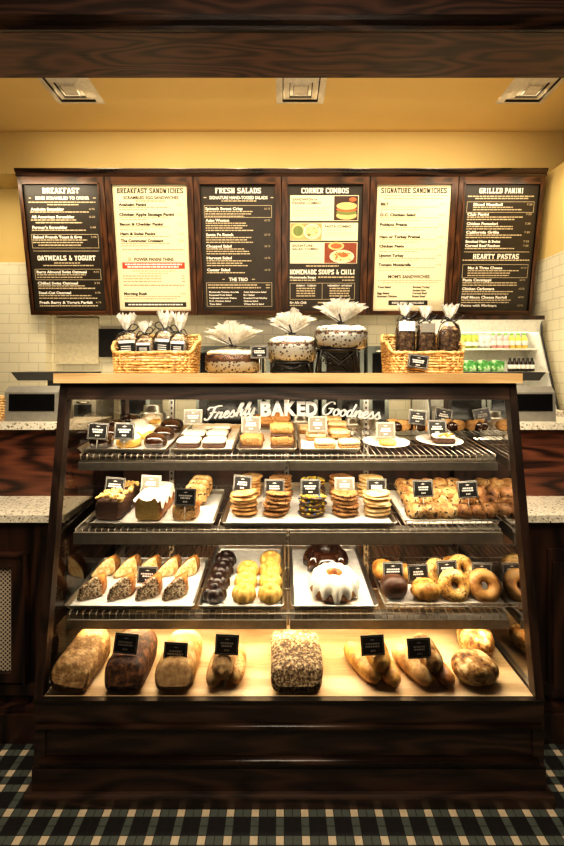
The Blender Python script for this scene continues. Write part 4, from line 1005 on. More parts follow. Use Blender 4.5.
# dipped cookies at the back of the top shelf
b = MB(); b.ell((0, 0, .030), (.040, .018, .026), 16, 8, 0, 2.2, .05, 1, mfun=None)
mdc = b.build('dipped_cookie', 'cookie'); 
bb = MB(); bb.ell((-.020, -.001, .027), (.026, .0195, .024), 14, 8, 0, 2.2, .05, 3); bb.build('chocolate_dip', 'choc_glaze', mdc, False)
series(mdc, [(1, u, v, lb) for (u, v, lb) in ((392, 431, 'dipped cookie at the left of the row behind the white plates'), (402, 432, 'dipped cookie second in the row behind the plates'), (413, 431, 'dipped cookie below the tilted black card at the back'), (425, 432, 'dipped cookie in the middle of the back row'), (447, 431, 'dipped cookie right of the standing card'), (457, 432, 'dipped cookie at the right end of the back row'))], 'cookie', 'chocolate dipped cookies')

# ---- middle shelf loaf cakes
def loafmesh(mb, w, l, h, mi=0, amp=.05, seed=0, dome=.35, p=5, mfun=None, n=26, m=16, y0=0):
    rows = []; m = 18
    for i in range(m+1):
        t_ = (-PI/2+PI*i/m)*.999; e2 = .22
        yy = math.copysign(abs(math.sin(t_))**e2, math.sin(t_))*l/2+l/2+y0; f = max(0.0, math.cos(t_))**e2
        row = []
        for j in range(n):
            a = 2*PI*j/n; ca, sa = math.cos(a), math.sin(a); e = 2./p
            x = math.copysign(abs(ca)**e, ca)*w/2*(.86+.14*(sa+1)/2); z = math.copysign(abs(sa)**e, sa)
            z = (z+1)/2*h*(1-dome)+max(0, sa)*h*dome*(1-.25*ca*ca)
            w_ = 1+amp*mnoise.noise(Vector((x*14, yy*14, z*14+seed*5)))
            cz = h*.42; row.append((x*w_*f, yy, max(0, cz+(z*w_-cz)*f)))
        rows.append(row)
    mb.grid(rows, mi, True, True, None, (True, True), mfun)
root = empty('loaf_cake', (0, 0, 0))
b = MB(); loafmesh(b, .112, .20, .085, 0, .04, 1, .25); b.build('loaf', 'brownie', root, False)
b = MB()
for k in range(70):
    rr = random.Random(k); x, y_ = rr.uniform(-.05, .05), rr.uniform(.006, .19)
    b.ell((x, y_, .078+.012*(1-(x/.056)**2)), (rr.uniform(.007, .013), rr.uniform(.007, .013), rr.uniform(.006, .012)), 7, 5, 0, 2.2, .2, k)
b.build('nut_topping', 'nut_top', root, False)
put(root, 2, 107.5, 521.5, 'dark chocolate loaf cake with a golden nut topping', 'cake', 'loaf cakes on the middle shelf', rz=-.05)
root = empty('loaf_cake', (0, 0, 0))
b = MB(); loafmesh(b, .112, .20, .092, 0, .04, 2, .3, mfun=lambda c: 1 if c.y < .004 else 0); b.build('loaf', ['crust', 'pound'], root, False)
b = MB(); n = 22
rows = []
for i in range(13):
    y_ = -.004+.17*i/12; row = []
    for j in range(n+1):
        a = PI*(.06+.88*j/n); x = .057*math.copysign(abs(math.cos(a))**.55, math.cos(a)); z = .052+.044*math.sin(a)**.6
        if j in (0, 1, n-1, n) or i == 0: z -= .012*(1+math.sin(i*1.7+j*1.3))*(1 if (j < 2 or j > n-2) else .7)
        row.append((x*1.02, y_, z+.0015))
    rows.append(row)
b.grid(rows, 0, True, False); b.build('icing', 'white_icing', root, False)
put(root, 2, 147.5, 522, 'golden pound loaf cake with thick white icing', 'cake', 'loaf cakes on the middle shelf', rz=-.03)
root = empty('loaf_cake', (0, 0, 0))
b = MB(); loafmesh(b, .10, .075, .068, 0, .07, 4, .3, mfun=lambda c: 1 if c.y < .004 else 0); b.build('loaf', ['crust', 'scone'], root, False)
put(root, 2, 184.5, 521, 'short fruit studded loaf cake end under a black card', 'cake', 'loaf cakes on the middle shelf')
b = MB(); loafmesh(b, .095, .02, .085, 0, .05, 5, .2, mfun=None); sl = b.build('cake_slice', 'scone')
series(sl, [(2, 196, 507, 'front fruit cake slice standing upright behind the short loaf', {'lift': .01}), (2, 199, 502, 'middle fruit cake slice standing upright behind the short loaf', {'lift': .012}), (2, 202, 497.5, 'rear fruit cake slice standing upright behind the short loaf', {'lift': .012})], 'cake', 'fruit cake slices')
# ---- cookies
def cookie(mat, seed):
    b = MB(); b.ell((0, 0, .0075), (.051, .050, .0078), 20, 8, 0, 2.6, .10, seed, fscale=45); return b.build('cookie', mat)
kinds = [('golden cookie', 'cookie', 244, 250), ('chocolate chip cookie', 'cookie_chip', 277, 280), ('candy cookie', 'candy', 313, 313), ('oatmeal chip cookie', 'cookie_chip', 345, 341), ('pale sugar cookie', 'cookie_pale', 377, 370)]
for ki, (nm, mt, uf, ub) in enumerate(kinds):
    pr = cookie(mt, ki+2); used = False; n = 6 if ki != 2 else 5
    if nm == 'candy cookie':
        for ci, (cm, sd) in enumerate((('candy_y', 1), ('candy_b', 2), ('candy_g', 3))):
            b = MB(); rr = random.Random(sd)
            for _ in range((60, 18, 12)[ci]):
                a, q_ = rr.uniform(0, 2*PI), .050*math.sqrt(rr.random()); b.ell((q_*math.cos(a), q_*math.sin(a), .0145-.05*(q_*q_)/.05), (.006, .006, .0035), 7, 4)
            b.build('candies', cm, pr, False)
    for ri, (uu, vv, nn_) in enumerate(((uf, 513.5, n), (ub, 496, n+0))):
        base = on(2, uu, vv)
        for j in range(nn_):
            lb = f"{nm}, {ordn[nn_-1-j]} from the top of the {'front' if ri == 0 else 'rear'} {nm} stack"
            o = pr if not used else dup(pr); used = True
            rr = random.Random(ki*100+ri*10+j)
            o.location = base+Vector((rr.uniform(-.004, .004), rr.uniform(-.004, .004), .002+j*.0148)); o.rotation_euler = (rr.uniform(-.05, .05)+.06, rr.uniform(-.05, .05), rr.uniform(0, 6)); 
            tag(o, lb, 'cookie', 'cookies stacked on the wide tray')
# ---- scones pile
scn = []
for i, mt in enumerate(('scone', 'scone', 'scone_dark')):
    b = MB(); b.ell((0, 0, .022), (.037, .033, .026), 14, 9, 0, 2.4, .28, i*3+1, flat=-.85, fscale=35); scn.append(b.build('mini_scone', mt))
used = [False]*3; cnt = 0
rowsS = [(517.5, [(416, 0), (431, 0), (447, 0), (463, 2), (477, 2), (490.5, 2)], 0), (509, [(411, 1), (424, 0), (439, 1), (454, 0), (468, 2), (481, 2)], .012), (508.5, [(418, 0), (433, 1), (450, 0), (464, 2), (478, 2), ], .034), (500, [(406, 1), (418, 0), (431, 1), (444, 1), (457, 0), (469, 2)], .012), (493.5, [(402, 1), (414, 1), (427, 0), (440, 0), (452, 1)], .012)]
for ri, (v, lst, lf) in enumerate(rowsS):
    for ci, (u, kd) in enumerate(lst):
        if used[kd]: o = dup(scn[kd])
        else: o = scn[kd]; used[kd] = True
        rr = random.Random(ri*20+ci)
        rown = ['front row', 'second row', 'raised heap', 'fourth row', 'rear row'][ri]
        tone = 'brown berry' if kd == 2 else 'pale golden'
        put(o, 2, u, v, f'{tone} mini scone, {ordn[ci]} from left in the {rown}', 'scone', 'mini scones heaped on the wire tray', rz=rr.uniform(0, 6), scale=rr.uniform(.95, 1.08), lift=lf+.004)
# ---- wedges on lowest shelf
wd = []
for i in range(2):
    prof = [Vector(q) for q in ((-.050, 0, .004), (-.048, 0, .030), (-.024, 0, .062), (.008, 0, .084), (.024, 0, .088), (.034, 0, .078), (.040, 0, .040), (.036, 0, .006), (.020, 0, 0), (-.036, 0, 0))]
    cl = prof+prof[:1]; ring_ = []
    for a_, c_ in zip(cl[:-1], cl[1:]):
        for q in range(3): ring_.append(a_.lerp(c_, q/3))
    ring_ = [(ring_[k-1]+ring_[k]*2+ring_[(k+1) % len(ring_)])/4 for k in range(len(ring_))]
    cen = Vector((-.002, 0, .034)); rows = []
    for sc_, y_ in ((.02, -.004), (.4, -.004), (.75, -.002), (.95, .002), (1.0, .012), (.97, .030), (.88, .050), (.70, .064), (.35, .070), (.02, .071)):
        row = []
        for q in ring_:
            pt = cen+(q-cen)*sc_; pt.y = y_+.012*(pt.x+.05)/.09*(-1 if y_ < .02 else 1)*0+(.030*(pt.x/.05) if y_ < .03 else .010*(pt.x/.05))+.014
            nz = mnoise.noise(Vector((pt.x*45, pt.y*45+i*9, pt.z*45))); pt = pt+(pt-cen)*.10*nz; pt.y -= .006*nz if y_ < .01 else 0
            pt.z = max(0, pt.z); row.append(pt)
        rows.append(row)
    b = MB(); b.grid(rows, 0)
    for k_ in range(len(b.f)):
        if k_ < 3*len(ring_): b.m[k_] = 1
    wd.append(b.build('scone_wedge', ['crust', ('seed_face', 'custard')[i]]))
lw = ['first', 'second', 'third', 'fourth', 'fifth']
series(wd[0], [(3, u, 601.5, f'seeded scone wedge, {lw[i]} from the left in the front row', {'rz': -.22, 'scale': (.88, 1.0, .93)}) for i, u in enumerate((88, 118, 146, 173))], 'scone', 'front row scone wedges')
series(wd[1], [(3, u, 579, f'golden scone wedge, {lw[i]} from the left in the rear row', {'rz': -.22, 'scale': (.86, 1.0, .88)}) for i, u in enumerate((103, 125, 146, 167, 186))], 'scone', 'rear row scone wedges')
# ---- mini bundts
def bundt(nm, mat, R, h, fl, famp=.07):
    b = MB(); b.lathe([(R*.28, h*.05), (R*.80, 0), (R*.98, h*.12), (R, h*.4), (R*.90, h*.75), (R*.70, h*.96), (R*.52, h), (R*.34, h*.93), (R*.24, h*.7), (R*.22, h*.3), (R*.28, h*.05)], fl*6, 0, fl, famp, fmin=R*.5, caps=(False, False))
    return b.build(nm, mat)
mb_d = bundt('mini_bundt', 'choc_dark', .043, .048, 10); mb_y = bundt('mini_bundt', 'yellow_cake', .043, .048, 10)
def offy(sp): return sp
vs4 = (598, 586, 574.5, 564)
series(mb_d, [(3, u, v, f'dark chocolate mini bundt cake, {lw[i]} from the front') for i, (u, v) in enumerate(zip((214.5, 218.5, 222.5, 226), vs4))], 'cake', 'dark mini bundt cakes')
series(mb_y, [(3, u, v, f'yellow mini bundt cake in the left yellow column, {lw[i]} from the front') for i, (u, v) in enumerate(zip((244, 246, 248), vs4))]
             +[(3, u, v, f'yellow mini bundt cake in the right yellow column, {lw[i]} from the front') for i, (u, v) in enumerate(zip((270, 270.5, 270.5, 270.5), vs4))], 'cake', 'yellow mini bundt cakes')
# ---- large bundts
def glaze(R, h, fl, drip, mat, parent, seed=0):
    n = fl*8; rows = []; prof = [(R*.10, h*.55), (R*.26, h*.70), (R*.36, h*.95), (R*.53, h*1.03), (R*.72, h*.99), (R*.93, h*.78), (R*1.03, h*.5)]
    for r_, z_ in prof: rows.append([(r_*(1+(.06*math.cos(fl*2*PI*j/n) if r_ > R*.5 else 0))*math.cos(2*PI*j/n), r_*(1+(.06*math.cos(fl*2*PI*j/n) if r_ > R*.5 else 0))*math.sin(2*PI*j/n), z_) for j in range(n)])
    last = []
    for j in range(n):
        dz = drip*(.5+.5*math.cos(fl*2*PI*j/n))*(.8+.3*math.sin(j*.37+seed)); rr = R*1.035*(1+.06*math.cos(fl*2*PI*j/n))
        last.append((rr*math.cos(2*PI*j/n), rr*math.sin(2*PI*j/n), max(h*.06, h*.5-dz)))
    rows.append(last); b = MB(); b.grid(rows); b.build('icing', mat, parent, False)
w = bundt('bundt_cake', 'crust', .088, .085, 12, .05); glaze(.088, .085, 12, .042, 'white_icing', w)
put(w, 3, 334, 592, 'large bundt cake with dripping white icing', 'cake', 'large bundt cakes', scale=1.0)
w = bundt('bundt_cake', 'choc_dark', .088, .080, 10, .10); glaze(.088, .08, 10, .03, 'choc_glaze', w, 2)
put(w, 3, 325.5, 566, 'large glossy chocolate bundt cake behind the white one', 'cake', 'large bundt cakes', scale=1.0)
# ---- bagels
def torus(nm, mat, R, r_, n=28, m=12, tilt=0):
    b = MB(); rows = []
    for i in range(n+1):
        a = 2*PI*i/n; rows.append([((R+r_*math.cos(t))*math.cos(a)*(1+.04*mnoise.noise((math.cos(a)*2, math.sin(a)*2, 1))), (R+r_*math.cos(t))*math.sin(a), r_*1.0*math.sin(t)) for t in [2*PI*j/m for j in range(m)]])
    b.grid(rows); return b.build(nm, mat)
bg = torus('bagel', 'bagel', .036, .0235); p_ = on(3, 458, 603); bg.location = p_+Vector((0, .035, .045)); bg.rotation_euler = (1.05, 0, .1); tag(bg, 'golden seeded bagel leaning in the wire tray', 'bagel', 'bagels in the wire tray')
bg2 = torus('bagel', 'bagel_brown', .037, .0235); p_ = on(3, 489, 603); bg2.location = p_+Vector((0, .035, .045)); bg2.rotation_euler = (1.0, .1, -.1); tag(bg2, 'brown bagel leaning at the right end of the wire tray', 'bagel', 'bagels in the wire tray')
o = dup(bg, on(3, 468, 590)+Vector((0, .05, .055)), (.9, 0, .4), 'golden bagel behind the two leaning bagels')
o = dup(bg, on(3, 443, 592)+Vector((-.0, .05, .045)), (.9, .2, .2), 'golden bagel half hidden left of the front bagels')
b = MB(); b.ell((0, .04, .038), (.050, .042, .042), 18, 10, 0, 2.3, .08, 3, flat=-.9); o = b.build('chocolate_roll', 'choc_muffin'); put(o, 3, 396.5, 602.5, 'dark chocolate bread roll at the front left of the bagel tray', 'roll', None)
b = MB()   # croissant-like twist
pts = [(-.045, .03, .018), (-.03, .012, .028), (0, .0, .034), (.03, .012, .028), (.048, .035, .018)]
sp_ = spline(pts, 8); rad = [.010+.024*math.sin(PI*i/(len(sp_)-1))*(1+.12*math.sin(i*1.3)) for i in range(len(sp_))]
b.tube(sp_, rad, 12); b.ell((.0, .035, .028), (.045, .035, .030), 14, 8, 0, 2.2, .1, 8, flat=-.9)
o = b.build('croissant', 'roll'); put(o, 3, 427, 602, 'golden crescent croissant under the second card of the bagel tray', 'croissant', None, lift=.008)
b = MB(); b.ell((0, .03, .03), (.042, .035, .034), 16, 9, 0, 2.2, .1, 5, flat=-.9); rb = b.build('bread_roll', 'roll')
series(rb, [(3, 385, 584, 'orange brown roll at the back left of the bagel tray', {'lift': .01, 'scale': 1.1}), (3, 404, 586, 'pale roll behind the dark chocolate roll', {'lift': .01}), (3, 424, 588, 'golden roll behind the crescent croissant', {'lift': .01}), (3, 455, 579, 'golden roll at the back beside the third card', {'lift': .012})], 'roll', 'rolls at the back of the bagel tray')

# ---- deck breads
def bread(nm, w, l, h, mat, u, v, label, rz=0, dome=.35, seed=0, p=4, mats=None, mfun=None, amp=.06):
    b = MB(); loafmesh(b, w, l, h, 0, amp, seed, dome, p, mfun)
    o = b.build(nm, mats or mat); put(o, 0, u, v, label, 'bread', 'large loaves on the bottom deck', rz=rz); return o
bread('bread_loaf', .138, .185, .112, 'loaf_oat', 68, 695, 'tan oat loaf at the far left of the bottom deck', rz=-.03, seed=1, p=3.4)
bread('bread_loaf', .138, .18, .112, 'loaf_rye', 122.5, 695, 'dark brown rye loaf second on the bottom deck', rz=.0, seed=2)
bread('bread_loaf', .138, .18, .108, None, 173, 695, 'pale sourdough loaf with a smooth end, third on the bottom deck', seed=3, mats=['loaf_pale', 'roll_dusty'], mfun=lambda c: 1 if c.y < .012 else 0, p=3)
bread('seeded_loaf', .188, .20, .092, 'loaf_seed', 297, 695, 'big square loaf crusted with seeds in the middle of the deck', seed=4, p=5, dome=.2, amp=.1)
def rollm(l, r_, mat, nm='long_roll', bend=0, fat=1.0):
    b = MB(); n = 14; pts = [(bend*math.sin(PI*i/n), l*i/n-l/2, 0) for i in range(n+1)]
    rad = [r_*(max(.0, 1-abs(2*i/n-1)**3.2)**.5)*fat+.001 for i in range(n+1)]
    b.tube(pts, rad, 16); return b.build(nm, mat)
DZ = .331
def roll_at(o, u, v, y, rx, rz, lab, grp):
    o.location = P(u, v, y); o.rotation_euler = (rx, 0, rz); tag(o, lab, 'bread roll', grp)
r1 = rollm(.17, .028, 'roll_dusty'); roll_at(r1, 217, 676, 1.435, .0, -.05, 'dusty long roll lying left in the small pile of rolls', 'dusty rolls beside the seeded loaf')
r1.location.z = DZ+.029
r2 = rollm(.17, .030, 'loaf_gold'); r2.location = (P(237, 0, 1.45).x, 1.45, DZ+.031); r2.rotation_euler = (0, 0, .05); tag(r2, 'golden long roll lying right in the small pile of rolls', 'bread roll', 'dusty rolls beside the seeded loaf')
r3 = rollm(.115, .034, 'roll_dusty', fat=1.05); r3.location = (P(223.5, 0, 1.40).x, 1.405, DZ+.072); r3.rotation_euler = (.35, 0, .0); tag(r3, 'short dusty roll resting on top of two long rolls', 'bread roll', 'dusty rolls beside the seeded loaf')
g2 = 'golden rolls on the right of the deck'
r4 = rollm(.19, .033, 'roll', bend=.0); r4.location = (P(362, 0, 1.44).x, 1.45, DZ+.034); r4.rotation_euler = (0, 0, .22+.2); tag(r4, 'smooth golden long roll at the left of the first roll group', 'bread roll', g2)
r5 = rollm(.16, .03, 'roll'); r5.location = (P(386, 0, 1.43).x, 1.43, DZ+.031); r5.rotation_euler = (0, 0, .2); tag(r5, 'golden long roll at the right of the first roll group', 'bread roll', g2)
r6 = rollm(.13, .037, 'roll', fat=1.0); r6.location = (P(377, 0, 1.43).x, 1.43, DZ+.080); r6.rotation_euler = (.3, 0, .12); tag(r6, 'plump golden roll on top of the first roll group', 'bread roll', g2)
r7 = rollm(.19, .032, 'loaf_pale'); r7.location = (P(411, 0, 1.44).x, 1.44, DZ+.033); r7.rotation_euler = (0, 0, .40); tag(r7, 'floury long roll at the left of the second roll group', 'bread roll', g2)
r8 = rollm(.14, .028, 'crust'); r8.location = (P(439, 0, 1.42).x, 1.42, DZ+.029); r8.rotation_euler = (0, 0, .25); tag(r8, 'brown crusted roll at the right of the second roll group', 'bread roll', g2)
r9 = rollm(.13, .037, 'boule', fat=1.0); r9.location = (P(427, 0, 1.43).x, 1.43, DZ+.080); r9.rotation_euler = (.3, 0, .3); tag(r9, 'brown plump roll on top of the second roll group', 'bread roll', g2)
b = MB(); b.ell((0, 0, .052), (.078, .066, .056), 24, 14, 0, 2.3, .10, 2, flat=-.9, fscale=14); bo = b.build('round_loaf', 'boule')
bo.location = (P(475, 0, 1.41).x, 1.415, DZ); bo.rotation_euler = (0, 0, .3); bo.scale = (1, .95, .78); tag(bo, 'round crusty loaf at the front right of the bottom deck', 'bread', 'round loaves on the deck')
dup(bo, (P(477, 0, 1.54).x, 1.555, DZ), (0, 0, 1.4), 'round crusty loaf behind, with a bright floury top', scale=(.98, .95, .88))

# ------------------------------------------------------------------ price cards
def card(u, v, y, label, k=None, w=.078, h=.064, rz=0, roll=0, glare=False, lean=.12, name='price_card', lines=2, foot=True, zbase=None):
    c_ = P(u, v, y)
    r = empty(name, c_, label, 'price card', 'price cards')
    r.rotation_euler = (-lean, roll, rz)
    b = MB(); b.box(-w/2, w/2, -.001, .001, -h/2, h/2); b.build('frame', 'silver' if not glare else 'glare_card_edge', r, False)
    b = MB(); e = .0045
    b.box(-w/2+e*.4, w/2-e*.4, -.0022, -.0012, -h/2+e*.4, h/2-e*.4); b.build('card', 'black_card' if not glare else 'glare_card', r, False)
    fr = (Vector((0, -.0024, 0)), EX, Vector((0, 0, 1)), Vector((0, -1, 0))); b = MB()
    outline(b, -w/2+e, w/2-e, -h/2+e, h/2-e, .0008, fr)
    rr = random.Random(int(u*7+v)); wl = [rr.uniform(.22, .33) for _ in range(3)]
    for sx in (-1, 1): add_rect(b, sx*w*.02-.002, sx*w*.02+.002, h*.24, h*.30, fr)
    add_rect(b, -w*.10, w*.10, h*.255, h*.275, fr)
    zc = h*.08
    for q in range(lines):
        ww = w*(wl[q] if lines > 1 else .36); x = -ww
        while x < ww-.002:
            s_ = min(rr.uniform(.004, .009), ww-x); add_rect(b, x, x+s_, zc-h*.042, zc+h*.042, fr); x += s_+.0016
        zc -= h*.135
    for q in range(3): add_rect(b, -w*.10+q*w*.075, -w*.10+q*w*.075+w*.05, -h*.30, -h*.22, fr)
    b.build('lettering', 'white_ink', r, False)
    if foot:
        base = zbase if zbase is not None else (shz(k, y)+.006 if k else .331)
        hh = c_.z-base
        b = MB(); b.tube([(0, .001, -h/2+.004), (0, .003+.12*(hh-h/2)*0, -hh+.0)], .0016, 5); b.build('stake', 'silver', r, False)
    return r
M['glare_card_edge'] = plain('glare_card_edge', (.6, .56, .48), .3)
M['glare_card'] = plain('glare_card', (.20, .185, .15), .25)  # opaque cards whose glare is painted in as a lighter grey
CD = [
 (98, 431, 1.60, 'black price card over the left chocolate domes on the top shelf', 1, {'roll': .06}),
 (124.5, 431, 1.60, 'black price card over the iced buns on the top shelf', 1, {'roll': .02}),
 (193, 417, 1.78, 'grey glinting price card behind the frosted brownies', 1, {'glare': True}),
 (251, 424.5, 1.70, 'grey glinting price card behind the front crumb bar', 1, {'glare': True}),
 (317.5, 424, 1.72, 'bright glinting price card behind the lemon bars', 1, {'glare': True}),
 (385.5, 430, 1.70, 'bright glinting price card behind the left white plate', 1, {'glare': True}),
 (417.5, 417.5, 1.86, 'black price card at the back between the two plates', 1, {'roll': .12}),
 (443.5, 415.5, 1.90, 'small black tilted price card highest at the back right', 1, {'roll': .18}),
 (437, 428, 1.70, 'black price card standing behind the right white plate', 1, {}),
 (115, 485.5, 1.66, 'grey black price card stuck in the chocolate loaf cake', 2, {'roll': .08}),
 (151, 483.5, 1.66, 'bright glinting price card above the iced pound cake', 2, {'glare': True, 'roll': .05}),
 (185.5, 497, 1.56, 'black price card over the short fruit loaf', 2, {'roll': .04}),
 (242.5, 483.5, 1.66, 'black price card over the golden cookie stack', 2, {'roll': .08, 'w': .074}),
 (274.5, 487.5, 1.64, 'black price card over the chocolate chip cookie stack', 2, {'roll': .02}),
 (310.5, 487.5, 1.64, 'black price card over the candy cookie stack', 2, {}),
 (344.5, 485.5, 1.66, 'bright glinting price card over the oatmeal cookie stack', 2, {'glare': True}),
 (376.5, 487, 1.66, 'black price card over the pale sugar cookie stack', 2, {}),
 (423, 488.5, 1.60, 'black price card at the left of the mini scones', 2, {'roll': -.02}),
 (467.5, 489.5, 1.60, 'black price card at the right of the mini scones', 2, {'roll': -.06}),
 (147.5, 575, 1.60, 'black price card between the rows of scone wedges', 3, {'roll': .03}),
 (393, 570.5, 1.60, 'black price card over the dark chocolate roll', 3, {'roll': -.02}),
 (418, 573, 1.58, 'black price card over the crescent croissant', 3, {'roll': -.05}),
 (447, 569, 1.60, 'black price card over the golden seeded bagel', 3, {'roll': -.06}),
 (481.5, 570, 1.60, 'black price card over the brown bagel', 3, {'roll': .04, 'h': .055}),
 (126, 643.5, 1.375, 'black price card stuck in the dark rye loaf', 0, {'roll': .10, 'zbase': .44}),
 (175.5, 652.5, 1.375, 'black price card stuck in the pale sourdough loaf', 0, {'roll': .06, 'zbase': .43}),
 (227, 644.5, 1.39, 'black price card above the dusty rolls', 0, {'roll': .05}),
 (372.5, 645, 1.39, 'black price card above the first golden roll group', 0, {'roll': -.05}),
 (419, 648, 1.39, 'black price card above the second golden roll group', 0, {'roll': -.05}),
]
for u, v, y, lb, k, kw in CD: card(u, v, y, lb, k, **kw)

# ------------------------------------------------------------------ counter-top goods
CT = 1.365
def basket(u0, u1, y, label, vb):
    x0, x1 = P(u0, 0, y).x, P(u1, 0, y).x; d = .15; hf = .078; hb = .155
    r = empty('wicker_basket', ((x0+x1)/2, y, CT), label, 'basket', 'wicker baskets on the counter top')
    per = []; n = 96
    def loop(t):   # rounded rectangle around perimeter, t 0..1 ; returns x,y, backness
        a = 2*PI*t; ca, sa = math.cos(a), math.sin(a); e = .32
        return (x0+x1)/2+(x1-x0)/2*math.copysign(abs(ca)**e, ca), y+d/2+d/2*math.copysign(abs(sa)**e, sa), (sa+1)/2
    b = MB(); rows_ = 15
    for k in range(rows_):
        pts = []
        zk = CT+.006+k*.0105
        for j in range(n):
            x, yy, bk = loop(j/n); hl = hf+(hb-hf)*min(1, max(0, (bk-.15)/.6))
            if CT+hl < zk: zz_ = None
            else: zz_ = zk
            wv = .0035*math.sin(j*PI/2+k*PI)
            cx_, cy_ = (x0+x1)/2, y+d/2; v_ = Vector((x-cx_, yy-cy_, 0)).normalized()
            fl = 1+.04*(zk-CT)/.1
            pts.append(None if zz_ is None else Vector((cx_+(x-cx_)*fl, cy_+(yy-cy_)*fl, zz_+.001*math.sin(j*1.7+k)))+v_*wv)
        if all(p_ is not None for p_ in pts): b.tube(pts, .0052, 6, 0, True)
        else:
            run = []; s0 = next(i for i, q_ in enumerate(pts) if q_ is None)
            for j in range(n+1):
                q_ = pts[(s0+j) % n]
                if q_ is not None: run.append(q_)
                else:
                    if len(run) > 2: b.tube(run, .0052, 6)
                    run = []
    b.build('woven_sides', 'wicker', r)
    b = MB()
    for j in range(0, n, 4):
        x, yy, bk = loop((j+.5)/n); hl = hf+(hb-hf)*min(1, max(0, (bk-.15)/.6)); cx_, cy_ = (x0+x1)/2, y+d/2
        b.tube([(x, yy, CT+.002), (cx_+(x-cx_)*1.05, cy_+(yy-cy_)*1.05, CT+hl)], .004, 6)
    b.build('stakes', 'wicker', r)
    b = MB(); pts = []
    for j in range(n):
        x, yy, bk = loop(j/n); hl = hf+(hb-hf)*min(1, max(0, (bk-.15)/.6)); cx_, cy_ = (x0+x1)/2, y+d/2
        pts.append((cx_+(x-cx_)*1.06, cy_+(yy-cy_)*1.06, CT+hl+.002*math.sin(j*PI/2)))
    b.tube(pts, .0075, 8, 0, True); b.build('rim', 'wicker', r)
    b = MB(); b.box(x0+.01, x1-.01, y+.01, y+d-.01, CT+.001, CT+.006); b.build('base', 'wicker', r)
    return x0, x1
basket(112.5, 191.5, 1.60, 'wicker basket of small snack bags at the left of the counter top', 373)
basket(391.5, 464, 1.60, 'wicker basket of granola bags at the right of the counter top', 373)
def bag(u, vt, vtie, y, w, d, mat, label, grp, style, lean=0, dark_lab=True):
    """cellophane bag: contents, wrap, gathered top, ribbon, label"""
    x = P(u, 0, y).x; z0 = CT+.012; zt = P(0, vtie, y).z; ztop = P(0, vt, y).z
    r = empty('snack_bag', (x, y, z0), label, 'bag', grp); h = zt-z0
    r.rotation_euler = (0, lean, 0)
    b = MB(); b.ell((0, 0, h*.44), (w/2*.92, d/2*.9, h*.44), 16, 12, 0, 4, .08, int(u), fscale=60); b.build('contents', mat, r, False)
    b = MB(); n = 24
    prof = [(.9, 0), (1.0, .03), (1.0, .75), (.8, .9), (.25, 1.0)]
    rows = []
    for f_, t in prof:
        rows.append([(w/2*f_*math.copysign(abs(math.cos(2*PI*j/n))**.5, math.cos(2*PI*j/n))*(1+.03*math.sin(j*5)), d/2*f_*math.copysign(abs(math.sin(2*PI*j/n))**.5, math.sin(2*PI*j/n)), h*t) for j in range(n)])
    b.grid(rows); b.build('wrap', 'cellophane', r, False)
    b = MB(); rows = []; H_ = ztop-zt; n = 28
    for f_, t in ((.22, -.12), (.16, 0), (.4, .35), (.62, .75), (.75, 1.0)):
        rows.append([(w/2*f_*(1+.25*math.cos(7*2*PI*j/n+t))*math.cos(2*PI*j/n), d/2*f_*(1+.25*math.cos(7*2*PI*j/n))*math.sin(2*PI*j/n)*.8, h+H_*(t+(.18*math.sin(j*2.1+u) if t == 1 else 0))) for j in range(n)])
    b.grid(rows); b.build('gathered_top', 'cello_white', r, False)
    b = MB(); b.tube([(.17*w/2*math.cos(a)*1.3, .17*d/2*math.sin(a)*1.5, h) for a in [2*PI*i/12 for i in range(12)]], .004, 6, 0, True)
    sg = 1 if int(u) % 2 else -1
    for a_ in (-1, 1):
        b.tube(spline([(0, -d*.12, h), (a_*w*.25, -d*.2, h+.018+.008*sg*a_), (a_*w*.45, -d*.2, h+.014*sg*a_), (a_*w*.2, -d*.22, h-.006), (0, -d*.12, h)]), .0022, 5)
    b.tube(spline([(0, -d*.12, h), (sg*w*.35, -d*.3, h+.002), (sg*w*.6, -d*.3, h+.022)]), .0022, 5)
    b.build('ribbon', 'ribbon', r, False)
    if style == 'label':
        lw_, lh = w*.72, h*.50; zc = h*.50; yy = -d/2-.002
        b = MB(); b.box(-lw_/2, lw_/2, yy-.0012, yy, zc-lh*.5, zc+lh*.5); b.build('paper_label', 'white_pack', r, False)
        b = MB(); b.box(-lw_/2*.96, lw_/2*.96, yy-.0022, yy-.0012, zc-lh*.12, zc+lh*.36); b.build('dark_label_band', 'black_card', r, False)
        fr = (Vector((0, yy-.0024, 0)), EX, Vector((0, 0, 1)), Vector((0, -1, 0))); b = MB()
        for q in range(3): add_rect(b, -lw_*.28, lw_*.28, zc+lh*(.0+.1*q)-.0012, zc+lh*(.0+.1*q)+.0012, fr)
        b.build('label_lettering', 'white_ink', r, False)
    elif style == 'header':
        yy = -d/2-.002; b = MB(); b.box(-w*.42, w*.42, yy-.0012, yy, h*.74, h*.92); b.build('header_label', 'white_pack' if dark_lab is False else 'grey_plastic', r, False)
    return r
gl = 'snack bags in the left basket'
bag(129.5, 315, 331, 1.69, .10, .045, 'snack_mix', 'snack bag with white gathered top, leftmost in the left basket', gl, 'label', -.05)
bag(145, 322, 334, 1.655, .075, .04, 'snack_mix', 'smaller snack bag second from the left in the left basket', gl, 'label', .0)
bag(162.5, 312, 329, 1.69, .085, .045, 'snack_mix', 'tall snack bag third from the left in the left basket', gl, 'label', .06)
bag(178, 314, 332, 1.665, .075, .045, 'snack_mix', 'snack bag with long black ribbon at the right of the left basket', gl, 'label', .04)
gr = 'granola bags in the right basket'
bag(405, 305, 318, 1.67, .075, .05, 'granola', 'dark granola bag with white header, leftmost in the right basket', gr, 'header', 0, False)
